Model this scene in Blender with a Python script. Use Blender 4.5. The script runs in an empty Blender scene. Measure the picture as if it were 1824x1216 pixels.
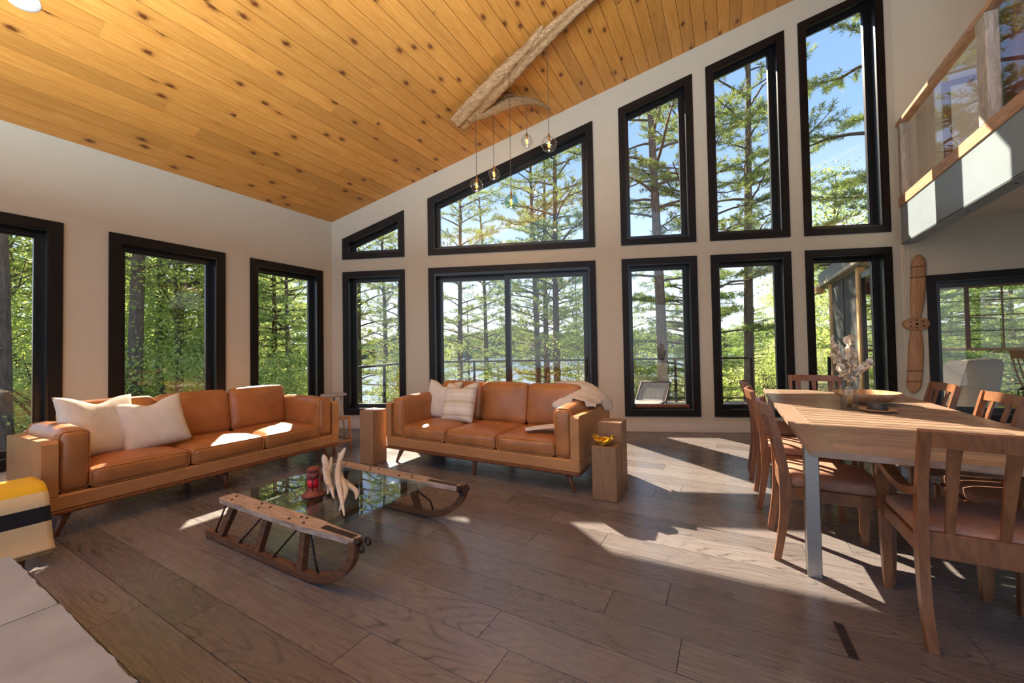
import bpy, bmesh, math, random
import numpy as np
from mathutils import Vector, Matrix
from mathutils.geometry import tessellate_polygon
PI = math.pi
random.seed(7)
sc = bpy.context.scene
COL = sc.collection

# ------------------------------------------------------------------ camera
cam_d = bpy.data.cameras.new('camera'); cam = bpy.data.objects.new('camera', cam_d); COL.objects.link(cam)
cam_d.sensor_fit = 'HORIZONTAL'; cam_d.sensor_width = 36; cam_d.lens = 693.4535 / 1824 * 36
cam_d.clip_start = 0.05; cam_d.clip_end = 3000
_r = Vector((0.87263703, 0.48806759, -0.01716528)); _u = Vector((0.02542379, -0.01029962, 0.9996237)); _f = Vector((-0.48770713, 0.87274507, 0.02139636))
cam.matrix_world = Matrix(((_r.x, _u.x, -_f.x, 5.545239), (_r.y, _u.y, -_f.y, -4.032314), (_r.z, _u.z, -_f.z, 1.2), (0, 0, 0, 1)))
sc.camera = cam

# ------------------------------------------------------------------ world, sun, fill, exposure
sc.view_settings.view_transform = 'Standard'; sc.view_settings.look = 'None'
sc.view_settings.gamma = 1.0; sc.view_settings.use_curve_mapping = False
sc.view_settings.exposure = 0.72
sc.cycles.max_bounces = 10; sc.cycles.diffuse_bounces = 5; sc.cycles.glossy_bounces = 4
sc.cycles.transparent_max_bounces = 24; sc.cycles.transmission_bounces = 6
sc.cycles.caustics_reflective = False; sc.cycles.caustics_refractive = False
sc.cycles.sample_clamp_indirect = 6.0
w = bpy.data.worlds.new('sky'); sc.world = w; w.use_nodes = True
nt = w.node_tree; nt.nodes.clear()
tc = nt.nodes.new('ShaderNodeTexCoord'); sx = nt.nodes.new('ShaderNodeSeparateXYZ'); rp = nt.nodes.new('ShaderNodeValToRGB')
bg = nt.nodes.new('ShaderNodeBackground'); wo = nt.nodes.new('ShaderNodeOutputWorld')
nt.links.new(tc.outputs['Generated'], sx.inputs[0]); nt.links.new(sx.outputs['Z'], rp.inputs[0])
nt.links.new(rp.outputs[0], bg.inputs[0]); nt.links.new(bg.outputs[0], wo.inputs[0])
cr = rp.color_ramp
cr.elements[0].position = 0.0; cr.elements[0].color = (0.92, 0.95, 0.98, 1)
cr.elements[1].position = 0.80; cr.elements[1].color = (0.13, 0.25, 0.54, 1)
e_ = cr.elements.new(0.16); e_.color = (0.58, 0.72, 0.91, 1)
e_ = cr.elements.new(0.42); e_.color = (0.24, 0.40, 0.70, 1)
bg.inputs[1].default_value = 1.12
SAZ, SEL = math.radians(37.3), math.radians(38.2)
SUN_DIR = Vector((math.cos(SAZ) * math.cos(SEL), -math.sin(SAZ) * math.cos(SEL), -math.sin(SEL)))
sl = bpy.data.lights.new('sun', 'SUN'); so = bpy.data.objects.new('sun', sl); COL.objects.link(so)
sl.energy = 12.5; sl.angle = math.radians(0.6); sl.color = (1.0, 0.85, 0.64)
so.rotation_euler = SUN_DIR.to_track_quat('-Z', 'Y').to_euler()
def area_light(name, loc, target, size, power, color):
    l = bpy.data.lights.new(name, 'AREA'); l.shape = 'RECTANGLE'; l.size = size[0]; l.size_y = size[1]; l.energy = power; l.color = color
    o = bpy.data.objects.new(name, l); COL.objects.link(o); o.location = loc
    o.rotation_euler = (Vector(target) - Vector(loc)).to_track_quat('-Z', 'Y').to_euler(); return o
area_light('added_bounce_fill', (4.6, -4.9, 2.6), (4.6, -4.9, 9.0), (5.0, 1.6), 560, (0.86, 0.94, 1.0))  # unseen fill added to bounce off the ceiling; not a room lamp

# ------------------------------------------------------------------ materials
MATS = {}
def new_mat(name):
    m = bpy.data.materials.new(name); m.use_nodes = True; n = m.node_tree
    b = n.nodes['Principled BSDF']; MATS[name] = m; return m, n, b
def N(n, t, **kw):
    x = n.nodes.new('ShaderNode' + t)
    for k, v in kw.items(): setattr(x, k, v)
    return x
def coords(n, scale=(1, 1, 1), rand=True, kind='Object'):
    tc = N(n, 'TexCoord'); mp = N(n, 'Mapping'); mp.inputs['Scale'].default_value = scale
    if rand:
        oi = N(n, 'ObjectInfo'); ml = N(n, 'VectorMath', operation='MULTIPLY_ADD'); cb = N(n, 'CombineXYZ')
        for i in range(3): n.links.new(oi.outputs['Random'], cb.inputs[i])
        ml.inputs[1].default_value = (37.0, 53.0, 71.0)
        n.links.new(cb.outputs[0], ml.inputs[0]); n.links.new(tc.outputs[kind], ml.inputs[2]); n.links.new(ml.outputs[0], mp.inputs['Vector'])
    else: n.links.new(tc.outputs[kind], mp.inputs['Vector'])
    return mp.outputs[0]
def ramp(n, fac, stops):
    r = N(n, 'ValToRGB'); c = r.color_ramp
    c.elements[0].position = stops[0][0]; c.elements[0].color = (*stops[0][1], 1)
    c.elements[1].position = stops[-1][0]; c.elements[1].color = (*stops[-1][1], 1)
    for p, col in stops[1:-1]: e = c.elements.new(p); e.color = (*col, 1)
    n.links.new(fac, r.inputs[0]); return r.outputs[0]
def mixc(n, fac, a, b, mode='MIX'):
    x = N(n, 'Mix', data_type='RGBA', blend_type=mode)
    for s, v in ((x.inputs[0], fac), (x.inputs[6], a), (x.inputs[7], b)):
        if isinstance(v, (int, float)): s.default_value = v
        elif isinstance(v, tuple): s.default_value = (*v, 1)
        else: n.links.new(v, s)
    return x.outputs[2]
def bump(n, b, h, strength, dist=0.01):
    x = N(n, 'Bump'); x.inputs['Strength'].default_value = strength; x.inputs['Distance'].default_value = dist
    n.links.new(h, x.inputs['Height']); n.links.new(x.outputs[0], b.inputs['Normal'])
def noise(n, vec, scale, detail=4, rough=0.55, dist=0.0):
    x = N(n, 'TexNoise'); x.inputs['Scale'].default_value = scale; x.inputs['Detail'].default_value = detail
    x.inputs['Roughness'].default_value = rough; x.inputs['Distortion'].default_value = dist
    n.links.new(vec, x.inputs['Vector']); return x.outputs['Fac']
def plain(name, col, rough=0.5, metal=0.0, var=0.12, vs=6.0, bs=0.0, bscale=60.0, spec=0.5, scale=(1, 1, 1)):
    m, n, b = new_mat(name); v = coords(n, scale)
    f = noise(n, v, vs); d = tuple(max(0, c * (1 - var)) for c in col); l = tuple(min(1, c * (1 + var)) for c in col)
    n.links.new(ramp(n, f, [(0.3, d), (0.7, l)]), b.inputs['Base Color'])
    b.inputs['Roughness'].default_value = rough; b.inputs['Metallic'].default_value = metal; b.inputs['Specular IOR Level'].default_value = spec
    if bs: bump(n, b, noise(n, v, bscale, 3), bs, 0.004)
    return m
def wood(name, dark, light, rough=0.45, scale=(2, 14, 14), tone=0.25, bs=0.08, ns=3.0):
    m, n, b = new_mat(name); v = coords(n, scale)
    f = noise(n, v, ns, 6, 0.6, 0.8)
    c = ramp(n, f, [(0.28, dark), (0.5, tuple((x + y) / 2 for x, y in zip(dark, light))), (0.72, light)])
    oi = N(n, 'ObjectInfo'); mr = N(n, 'MapRange'); mr.inputs[3].default_value = 1 - tone; mr.inputs[4].default_value = 1 + tone
    n.links.new(oi.outputs['Random'], mr.inputs[0])
    hs = N(n, 'HueSaturation'); n.links.new(mr.outputs[0], hs.inputs['Value']); n.links.new(c, hs.inputs['Color'])
    n.links.new(hs.outputs[0], b.inputs['Base Color']); b.inputs['Roughness'].default_value = rough
    if bs: bump(n, b, f, bs, 0.004)
    return m
def floor_mat():
    m, n, b = new_mat('floor_oak'); v = coords(n, (0.9, 5.5, 1))
    ct = noise(n, coords(n, (0.75, 4.2, 1)), 1.0, 1.5, 0.45, 0.3); mu = N(n, 'Math', operation='MULTIPLY'); mu.inputs[1].default_value = 58.0; n.links.new(ct, mu.inputs[0])
    pp = N(n, 'Math', operation='PINGPONG'); pp.inputs[1].default_value = 1.0; n.links.new(mu.outputs[0], pp.inputs[0])
    fine = noise(n, coords(n, (1.4, 48, 1)), 3.0, 4, 0.6)
    base = ramp(n, fine, [(0.25, (0.122, 0.107, 0.106)), (0.75, (0.185, 0.165, 0.164))])
    ln = ramp(n, pp.outputs[0], [(0.0, (0.30, 0.29, 0.28)), (0.16, (0.85,) * 3), (0.5, (1, 1, 1)), (1.0, (1.0,) * 3)])
    pat = ramp(n, noise(n, coords(n, (0.8, 2.0, 1)), 1.6, 3), [(0.42, (0.25,) * 3), (0.62, (0.95,) * 3)])
    c = mixc(n, pat, base, mixc(n, 1.0, base, ln, 'MULTIPLY'))
    oi = N(n, 'ObjectInfo'); mr = N(n, 'MapRange'); mr.inputs[3].default_value = 0.78; mr.inputs[4].default_value = 1.28
    n.links.new(oi.outputs['Random'], mr.inputs[0])
    hs = N(n, 'HueSaturation'); n.links.new(mr.outputs[0], hs.inputs['Value']); n.links.new(c, hs.inputs['Color'])
    n.links.new(hs.outputs[0], b.inputs['Base Color'])
    rr = ramp(n, fine, [(0.2, (0.20,) * 3), (0.8, (0.32,) * 3)]); n.links.new(rr, b.inputs['Roughness'])
    b.inputs['Specular IOR Level'].default_value = 0.85
    bump(n, b, pp.outputs[0], 0.05, 0.003); return m
def ceiling_mat():
    m, n, b = new_mat('ceiling_pine'); v = coords(n, (22, 1.3, 1))
    f = noise(n, v, 2.0, 6, 0.6, 1.2)
    base = ramp(n, f, [(0.25, (0.50, 0.200, 0.034)), (0.5, (0.60, 0.270, 0.056)), (0.75, (0.70, 0.35, 0.085))])
    vo = N(n, 'TexVoronoi', voronoi_dimensions='2D', feature='F1'); vo.inputs['Scale'].default_value = 1.0
    n.links.new(coords(n, (3.4, 2.0, 1)), vo.inputs['Vector'])
    dn = N(n, 'Math', operation='MULTIPLY_ADD'); dn.inputs[1].default_value = 0.10; n.links.new(noise(n, coords(n, (60, 40, 1)), 1.0, 3), dn.inputs[0]); n.links.new(vo.outputs['Distance'], dn.inputs[2])
    k = ramp(n, dn.outputs[0], [(0.085, (1, 1, 1)), (0.12, (0.55, 0.55, 0.55)), (0.17, (0.12,) * 3), (0.30, (0, 0, 0))])
    sp_ = N(n, 'SeparateColor'); n.links.new(vo.outputs['Color'], sp_.inputs[0]); gt = N(n, 'Math', operation='GREATER_THAN'); gt.inputs[1].default_value = 0.12; n.links.new(sp_.outputs[0], gt.inputs[0])
    km = N(n, 'Math', operation='MULTIPLY'); n.links.new(k, km.inputs[0]); n.links.new(gt.outputs[0], km.inputs[1]); k = km.outputs[0]
    c = mixc(n, k, base, (0.13, 0.035, 0.010))
    oi = N(n, 'ObjectInfo'); mr = N(n, 'MapRange'); mr.inputs[3].default_value = 0.86; mr.inputs[4].default_value = 1.12
    n.links.new(oi.outputs['Random'], mr.inputs[0])
    hs = N(n, 'HueSaturation'); n.links.new(mr.outputs[0], hs.inputs['Value']); n.links.new(c, hs.inputs['Color'])
    n.links.new(hs.outputs[0], b.inputs['Base Color']); b.inputs['Roughness'].default_value = 0.38
    return m
def glass_mat(name, tint=(1, 1, 1), ior=1.45, rough=0.0):
    m = bpy.data.materials.new(name); m.use_nodes = True; n = m.node_tree; n.nodes.clear(); MATS[name] = m
    o = N(n, 'OutputMaterial'); mx = N(n, 'MixShader'); t = N(n, 'BsdfTransparent'); g = N(n, 'BsdfGlossy'); lw = N(n, 'LayerWeight'); lw.inputs[0].default_value = 0.5
    # Schlick reflectance from the facing angle, the same from both sides of a thin sheet
    pw = N(n, 'Math', operation='POWER'); pw.inputs[1].default_value = 5.0; ma = N(n, 'Math', operation='MULTIPLY_ADD'); f0 = ((ior - 1) / (ior + 1)) ** 2
    ma.inputs[1].default_value = 1 - f0; ma.inputs[2].default_value = f0
    n.links.new(lw.outputs['Facing'], pw.inputs[0]); n.links.new(pw.outputs[0], ma.inputs[0])
    t.inputs[0].default_value = (*tint, 1); g.inputs['Roughness'].default_value = rough
    n.links.new(ma.outputs[0], mx.inputs[0]); n.links.new(t.outputs[0], mx.inputs[1]); n.links.new(g.outputs[0], mx.inputs[2]); n.links.new(mx.outputs[0], o.inputs[0])
    return m
def leaf_mat(name, c1, c2, trans=0.45, vs=1.6):
    m = bpy.data.materials.new(name); m.use_nodes = True; n = m.node_tree; n.nodes.clear(); MATS[name] = m
    o = N(n, 'OutputMaterial'); mx = N(n, 'MixShader'); d = N(n, 'BsdfDiffuse'); t = N(n, 'BsdfTranslucent')
    c = ramp(n, noise(n, coords(n), vs, 4, 0.7), [(0.3, c1), (0.7, c2)])
    n.links.new(c, d.inputs[0]); mul = mixc(n, 1.0, c, (1.2, 1.2, 0.9), 'MULTIPLY'); n.links.new(mul, t.inputs[0])
    mx.inputs[0].default_value = trans
    n.links.new(d.outputs[0], mx.inputs[1]); n.links.new(t.outputs[0], mx.inputs[2]); n.links.new(mx.outputs[0], o.inputs[0]); return m
def emit_mat(name, col, s):
    m = bpy.data.materials.new(name); m.use_nodes = True; n = m.node_tree; n.nodes.clear(); MATS[name] = m
    o = N(n, 'OutputMaterial'); e = N(n, 'Emission'); e.inputs[0].default_value = (*col, 1); e.inputs[1].default_value = s
    n.links.new(e.outputs[0], o.inputs[0]); return m
def stripes_mat(name, base, stripes, axis, rough=0.9):
    # woven cloth with flat printed bands along one object axis
    m, n, b = new_mat(name); tc = N(n, 'TexCoord'); s = N(n, 'SeparateXYZ'); n.links.new(tc.outputs['Object'], s.inputs[0])
    mr = N(n, 'MapRange'); mr.inputs[1].default_value = -1; mr.inputs[2].default_value = 1; n.links.new(s.outputs[axis], mr.inputs[0])
    r = N(n, 'ValToRGB'); c = r.color_ramp; c.interpolation = 'CONSTANT'
    c.elements[0].position = 0; c.elements[0].color = (*base, 1); c.elements[1].position = 0.999; c.elements[1].color = (*base, 1)
    for a, bb, col in stripes:
        e = c.elements.new((a + 1) / 2); e.color = (*col, 1); e = c.elements.new((bb + 1) / 2); e.color = (*base, 1)
    n.links.new(mr.outputs[0], r.inputs[0]); n.links.new(r.outputs[0], b.inputs['Base Color']); b.inputs['Roughness'].default_value = rough
    bump(n, b, noise(n, coords(n), 260, 2), 0.25, 0.003); return m

plain('wall_paint', (0.51, 0.468, 0.378), 0.85, var=0.02, bs=0.05, bscale=140)
plain('trim_paint', (0.64, 0.60, 0.53), 0.55, var=0.02)
floor_mat(); ceiling_mat()
plain('subfloor', (0.03, 0.022, 0.018), 0.8)
plain('black_frame', (0.010, 0.0075, 0.0065), 0.45, var=0.3, vs=3, spec=0.22)
plain('black_sash', (0.008, 0.009, 0.011), 0.28, var=0.2)
glass_mat('window_glass'); glass_mat('table_glass', (0.86, 0.95, 0.92), 1.5); glass_mat('globe_glass', (0.93, 0.94, 0.94), 2.0); glass_mat('aqua_glass', (0.62, 0.84, 0.88), 1.9)
glass_mat('vase_glass', (0.96, 0.98, 0.98), 1.6)
plain('leather', (0.385, 0.152, 0.048), 0.34, var=0.22, vs=5, bs=0.12, bscale=45)
plain('leather_panel', (0.44, 0.205, 0.075), 0.48, var=0.14, vs=4, bs=0.06, bscale=70)
plain('leather_piping', (0.50, 0.20, 0.06), 0.45)
wood('walnut', (0.11, 0.032, 0.012), (0.26, 0.085, 0.03), 0.4, (10, 10, 2), 0.1)
wood('chair_wood', (0.115, 0.042, 0.016), (0.26, 0.105, 0.040), 0.38, (9, 9, 2.2), 0.12)
wood('teak', (0.19, 0.122, 0.085), (0.37, 0.262, 0.195), 0.36, (3, 22, 10), 0.22)
wood('sled_wood', (0.075, 0.030, 0.014), (0.26, 0.115, 0.050), 0.5, (2.5, 20, 14), 0.15, 0.25)
wood('sled_plank', (0.20, 0.13, 0.09), (0.52, 0.40, 0.31), 0.6, (2.5, 24, 10), 0.1, 0.35)
wood('block_wood', (0.22, 0.115, 0.052), (0.35, 0.195, 0.098), 0.6, (14, 14, 2), 0.12, 0.10)
wood('driftwood', (0.13, 0.060, 0.022), (0.56, 0.35, 0.17), 0.75, (2.0, 24, 24), 0.05, 0.9)
wood('propeller_wood', (0.26, 0.115, 0.045), (0.46, 0.25, 0.12), 0.55, (16, 8, 1.5), 0.05, 0.2)
wood('loft_wood', (0.30, 0.15, 0.075), (0.58, 0.36, 0.21), 0.5, (14, 2, 14), 0.1)
wood('grey_wood', (0.24, 0.21, 0.19), (0.52, 0.48, 0.44), 0.65, (12, 12, 2), 0.1, 0.3)
wood('red_post', (0.07, 0.014, 0.008), (0.17, 0.042, 0.022), 0.4, (10, 10, 2), 0.1)
wood('stool_wood', (0.30, 0.13, 0.05), (0.50, 0.26, 0.11), 0.5, (10, 10, 2), 0.1)
wood('bowl_wood', (0.40, 0.20, 0.09), (0.66, 0.42, 0.24), 0.5, (8, 3, 3), 0.05)
wood('cedar', (0.42, 0.26, 0.12), (0.66, 0.47, 0.26), 0.6, (8, 8, 1.5), 0.1)
wood('deck_board', (0.16, 0.13, 0.11), (0.30, 0.26, 0.22), 0.7, (1.5, 12, 10), 0.2)
plain('iron', (0.045, 0.028, 0.022), 0.55, 0.6, 0.4, 30)
plain('rust_red', (0.20, 0.045, 0.028), 0.6, 0.2, 0.35, 24, 0.15, 80)
glass_mat('red_glass', (0.75, 0.03, 0.04), 1.5)
plain('red_lens', (0.72, 0.015, 0.03), 0.12, 0, 0.15, 40)
plain('steel', (0.34, 0.32, 0.30), 0.38, 0.9, 0.06, 8)
plain('loft_metal', (0.23, 0.285, 0.33), 0.38, 0.1, 0.05, 3)
plain('bolt', (0.12, 0.11, 0.10), 0.4, 0.8)
plain('seat_fabric', (0.34, 0.175, 0.120), 0.85, var=0.14, vs=40, bs=0.25, bscale=220)
plain('pillow_cream', (0.66, 0.61, 0.53), 0.92, var=0.06, vs=12, bs=0.5, bscale=260)
stripes_mat('pillow_striped', (0.70, 0.62, 0.50), [(-0.17, -0.145, (0.56, 0.46, 0.33)), (-0.11, -0.075, (0.76, 0.70, 0.60)), (-0.03, 0.005, (0.58, 0.48, 0.35)), (0.05, 0.085, (0.76, 0.70, 0.60)), (0.13, 0.15, (0.56, 0.46, 0.33))], 2)
plain('throw_wool', (0.70, 0.64, 0.56), 0.95, var=0.05, vs=10, bs=0.5, bscale=200)
stripes_mat('camp_blanket', (0.66, 0.52, 0.30), [(-0.01, 0.075, (0.012, 0.011, 0.016)), (0.150, 0.23, (0.74, 0.45, 0.02))], 2, 0.95)
plain('hearth_stone', (0.31, 0.335, 0.36), 0.62, 0, 0.16, 5, 0.3, 18)
plain('mortar', (0.16, 0.155, 0.15), 0.9)
plain('bone', (0.56, 0.52, 0.48), 0.75, 0, 0.16, 20, 0.4, 50)
plain('amber_glass_solid', (0.72, 0.36, 0.02), 0.08, 0.55, 0.3, 30)
plain('petal', (0.80, 0.74, 0.64), 0.8, 0, 0.12, 30)
plain('black_wax', (0.035, 0.034, 0.034), 0.5, 0, 0.1)
plain('cord', (0.09, 0.07, 0.06), 0.6)
plain('brass', (0.35, 0.20, 0.07), 0.35, 0.9)
emit_mat('filament', (1.0, 0.36, 0.04), 4.5)
plain('bulb_amber', (0.85, 0.40, 0.05), 0.2, 0, 0.05)
plain('white_plastic', (0.72, 0.70, 0.66), 0.4, 0, 0.02)
plain('vent_dark', (0.05, 0.045, 0.05), 0.4, 0.4)
plain('chair_linen', (0.42, 0.37, 0.31), 0.9, 0, 0.06, 20, 0.3, 160)
plain('fascia_grey', (0.17, 0.18, 0.19), 0.5)
plain('screen_dark', (0.060, 0.064, 0.070), 0.75, 0, 0.12, 40)
plain('soffit', (0.45, 0.40, 0.34), 0.7)
plain('rug', (0.42, 0.38, 0.31), 0.95, 0, 0.12, 8)
plain('bark_grey', (0.155, 0.125, 0.105), 0.95, 0, 0.45, 9, 0.9, 20, 0.2, (3, 3, 0.6))
plain('bark_brown', (0.115, 0.080, 0.058), 0.95, 0, 0.45, 9, 0.9, 20, 0.2, (3, 3, 0.6))
leaf_mat('pine_needles', (0.17, 0.235, 0.105), (0.36, 0.43, 0.18), 0.40)
leaf_mat('hemlock_needles', (0.22, 0.33, 0.14), (0.44, 0.56, 0.24), 0.48)
leaf_mat('broad_leaves', (0.32, 0.44, 0.16), (0.62, 0.70, 0.30), 0.52)
leaf_mat('shrub_leaves', (0.36, 0.48, 0.16), (0.66, 0.72, 0.30), 0.52)
leaf_mat('far_forest', (0.075, 0.125, 0.085), (0.21, 0.26, 0.10), 0.3, 0.03)  # distance haze is mixed into these greens
plain('ground_litter', (0.13, 0.13, 0.055), 0.95, 0, 0.5, 0.8, 0.5, 6)
plain('far_hill', (0.075, 0.115, 0.095), 0.95, 0, 0.3, 0.02)  # bluish green stands in for aerial haze over the hills
def lake_mat():
    m, n, b = new_mat('lake_water'); b.inputs['Base Color'].default_value = (0.16, 0.24, 0.34, 1); b.inputs['Roughness'].default_value = 0.12
    bump(n, b, noise(n, coords(n, (0.35, 0.35, 1), False), 1.0, 4, 0.6), 0.5, 0.25); return m
lake_mat()
plain('sling_mesh', (0.20, 0.20, 0.20), 0.8)
plain('lens_white', (0.80, 0.78, 0.72), 0.4)

# ------------------------------------------------------------------ mesh helpers
def link(name, me, mat=None, parent=None):
    o = bpy.data.objects.new(name, me); COL.objects.link(o)
    if mat is not None and me is not None:
        me.materials.clear(); me.materials.append(MATS[mat])
    if parent is not None: o.parent = parent
    return o
def empty(name, loc=(0, 0, 0), rz=0.0):
    o = bpy.data.objects.new(name, None); COL.objects.link(o); o.location = loc; o.rotation_euler = (0, 0, rz); o.empty_display_size = 0.1; return o
def tag(o, label=None, cat=None, group=None, kind=None):
    if label: o['label'] = label
    if cat: o['category'] = cat
    if group: o['group'] = group
    if kind: o['kind'] = kind
    return o
class MB:
    def __init__(s): s.v = []; s.f = []; s.sm = []
    def add(s, vs, fs, smooth=False):
        k = len(s.v); s.v += [tuple(p) for p in vs]; s.f += [tuple(i + k for i in f) for f in fs]; s.sm += [smooth] * len(fs); return s
    def mesh(s, name='m'):
        me = bpy.data.meshes.new(name); me.from_pydata(s.v, [], s.f); me.polygons.foreach_set('use_smooth', s.sm); me.validate(); me.update()
        bm = bmesh.new(); bm.from_mesh(me); bmesh.ops.recalc_face_normals(bm, faces=bm.faces); bm.to_mesh(me); bm.free(); return me
    def build(s, name, mat, parent=None): return link(name, s.mesh(name), mat, parent)
    def box(s, c, d, rot=None, bev=0.0):
        x, y, z = d[0] / 2, d[1] / 2, d[2] / 2
        if bev:
            b = min(bev, x * .9, y * .9, z * .9); P = []; 
            for sx in (-1, 1):
                for sy in (-1, 1):
                    for sz in (-1, 1):
                        P += [Vector((sx * x, sy * (y - b), sz * (z - b))), Vector((sx * (x - b), sy * y, sz * (z - b))), Vector((sx * (x - b), sy * (y - b), sz * z))]
            idx = lambda sx, sy, sz, a: 3 * ((sx > 0) * 4 + (sy > 0) * 2 + (sz > 0)) + a
            F = []
            for q in (-1, 1):
                F.append([idx(q, -1, -1, 0), idx(q, 1, -1, 0), idx(q, 1, 1, 0), idx(q, -1, 1, 0)])
                F.append([idx(-1, q, -1, 1), idx(1, q, -1, 1), idx(1, q, 1, 1), idx(-1, q, 1, 1)])
                F.append([idx(-1, -1, q, 2), idx(1, -1, q, 2), idx(1, 1, q, 2), idx(-1, 1, q, 2)])
            for a in (-1, 1):
                for c2 in (-1, 1):
                    F.append([idx(a, c2, -1, 0), idx(a, c2, 1, 0), idx(a, c2, 1, 1), idx(a, c2, -1, 1)])
                    F.append([idx(a, -1, c2, 0), idx(a, 1, c2, 0), idx(a, 1, c2, 2), idx(a, -1, c2, 2)])
                    F.append([idx(-1, a, c2, 1), idx(1, a, c2, 1), idx(1, a, c2, 2), idx(-1, a, c2, 2)])
                    for d2 in (-1, 1): F.append([idx(a, c2, d2, 0), idx(a, c2, d2, 1), idx(a, c2, d2, 2)])
        else:
            P = [Vector((i, j, k)) for i in (-x, x) for j in (-y, y) for k in (-z, z)]
            F = [(0, 1, 3, 2), (4, 6, 7, 5), (0, 4, 5, 1), (2, 3, 7, 6), (0, 2, 6, 4), (1, 5, 7, 3)]
        if rot is not None:
            M = rot if isinstance(rot, Matrix) else Matrix.Rotation(rot, 3, 'Z'); P = [M @ p for p in P]
        return s.add([p + Vector(c) for p in P], F)
    def beam(s, a, b, wd, ht, bev=0.0, up=(0, 0, 1)):
        a = Vector(a); b = Vector(b); d = b - a; L = d.length; x = d / L; up = Vector(up)
        if abs(x.dot(up)) > 0.99: up = Vector((0, 1, 0))
        y = up.cross(x).normalized(); z = x.cross(y)
        M = Matrix((x, y, z)).transposed(); return s.box((a + b) / 2, (L, wd, ht), M, bev)
    def tube(s, pts, rad, n=8, smooth=True, cap=True, squash=1.0, up=(0, 0, 1)):
        pts = [Vector(p) for p in pts]; R = rad if isinstance(rad, (list, tuple)) else [rad] * len(pts)
        V = []; F = []; pu = Vector(up)
        for i, p in enumerate(pts):
            t = (pts[min(i + 1, len(pts) - 1)] - pts[max(i - 1, 0)]).normalized()
            if abs(t.dot(pu)) > 0.98: pu = Vector((1, 0, 0)) if abs(t.x) < 0.9 else Vector((0, 1, 0))
            sd = pu.cross(t).normalized(); up2 = t.cross(sd); pu = up2
            for k in range(n):
                a = 2 * PI * k / n; V.append(p + sd * math.cos(a) * R[i] + up2 * math.sin(a) * R[i] * squash)
        for i in range(len(pts) - 1):
            for k in range(n): F.append((i * n + k, i * n + (k + 1) % n, (i + 1) * n + (k + 1) % n, (i + 1) * n + k))
        if cap: F.append(tuple(range(n))); F.append(tuple((len(pts) - 1) * n + k for k in range(n)))
        return s.add(V, F, smooth)
    def ribbon(s, pts, wd, th, side=None, bev=0):
        # a bent bar of rectangular section: pts path, wd along `side`, th across
        pts = [Vector(p) for p in pts]; V = []; F = []
        W_ = wd if isinstance(wd, (list, tuple)) else [wd] * len(pts); T_ = th if isinstance(th, (list, tuple)) else [th] * len(pts)
        for i, p in enumerate(pts):
            t = (pts[min(i + 1, len(pts) - 1)] - pts[max(i - 1, 0)]).normalized(); sd = Vector(side).normalized(); nn = t.cross(sd).normalized()
            for a, b in ((-1, -1), (1, -1), (1, 1), (-1, 1)): V.append(p + sd * a * W_[i] / 2 + nn * b * T_[i] / 2)
        for i in range(len(pts) - 1):
            for k in range(4): F.append((i * 4 + k, i * 4 + (k + 1) % 4, (i + 1) * 4 + (k + 1) % 4, (i + 1) * 4 + k))
        F.append((0, 1, 2, 3)); m = (len(pts) - 1) * 4; F.append((m, m + 1, m + 2, m + 3)); return s.add(V, F)
    def lathe(s, prof, c=(0, 0, 0), n=20, smooth=True, sx=1.0, sy=1.0):
        V = []; F = []
        for r, z in prof:
            for k in range(n): a = 2 * PI * k / n; V.append((c[0] + r * math.cos(a) * sx, c[1] + r * math.sin(a) * sy, c[2] + z))
        for i in range(len(prof) - 1):
            for k in range(n): F.append((i * n + k, i * n + (k + 1) % n, (i + 1) * n + (k + 1) % n, (i + 1) * n + k))
        if prof[0][0] > 1e-4: F.append(tuple(range(n)))
        if prof[-1][0] > 1e-4: F.append(tuple((len(prof) - 1) * n + k for k in range(n)))
        return s.add(V, F, smooth)
    def sphere(s, c, r, n=12, sc3=(1, 1, 1)):
        pr = [(max(1e-5, r * math.sin(PI * i / n)), -r * math.cos(PI * i / n)) for i in range(n + 1)]
        V = []; F = []
        for rr, z in pr:
            for k in range(n + 4): a = 2 * PI * k / (n + 4); V.append((c[0] + rr * math.cos(a) * sc3[0], c[1] + rr * math.sin(a) * sc3[1], c[2] + z * sc3[2]))
        m = n + 4
        for i in range(n):
            for k in range(m): F.append((i * m + k, i * m + (k + 1) % m, (i + 1) * m + (k + 1) % m, (i + 1) * m + k))
        return s.add(V, F, True)
    def prism(s, outer, y0, y1, holes=(), plane='xz'):
        # polygon in the local x-z plane, extruded along local y from y0 to y1
        loops = [list(outer)] + [list(h) for h in holes]
        tris = tessellate_polygon([[Vector((p[0], p[1], 0)) for p in l] for l in loops]); flat = [p for l in loops for p in l]; n = len(flat)
        mk = (lambda p, y: (p[0], y, p[1])) if plane == 'xz' else (lambda p, y: (p[0], p[1], y))
        V = [mk(p, y0) for p in flat] + [mk(p, y1) for p in flat]; F = []
        for t in tris: F.append(tuple(t)); F.append(tuple(i + n for i in reversed(t)))
        k = 0
        for l in loops:
            for i in range(len(l)): a = k + i; b = k + (i + 1) % len(l); F.append((a, b, b + n, a + n))
            k += len(l)
        return s.add(V, F)
def inset(poly, d):
    # inward offset of a convex counter-clockwise polygon; d may be one value or one per edge
    n = len(poly); D = d if isinstance(d, (list, tuple)) else [d] * n; L = []
    for i in range(n):
        a = Vector(poly[i]); b = Vector(poly[(i + 1) % n]); t = (b - a).normalized(); nn = Vector((-t.y, t.x)); L.append((a + nn * D[i], t))
    out = []
    for i in range(n):
        p, t = L[i - 1]; q, u = L[i]; den = t.x * u.y - t.y * u.x; k = ((q.x - p.x) * u.y - (q.y - p.y) * u.x) / den; out.append((p.x + t.x * k, p.y + t.y * k))
    return out
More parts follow.
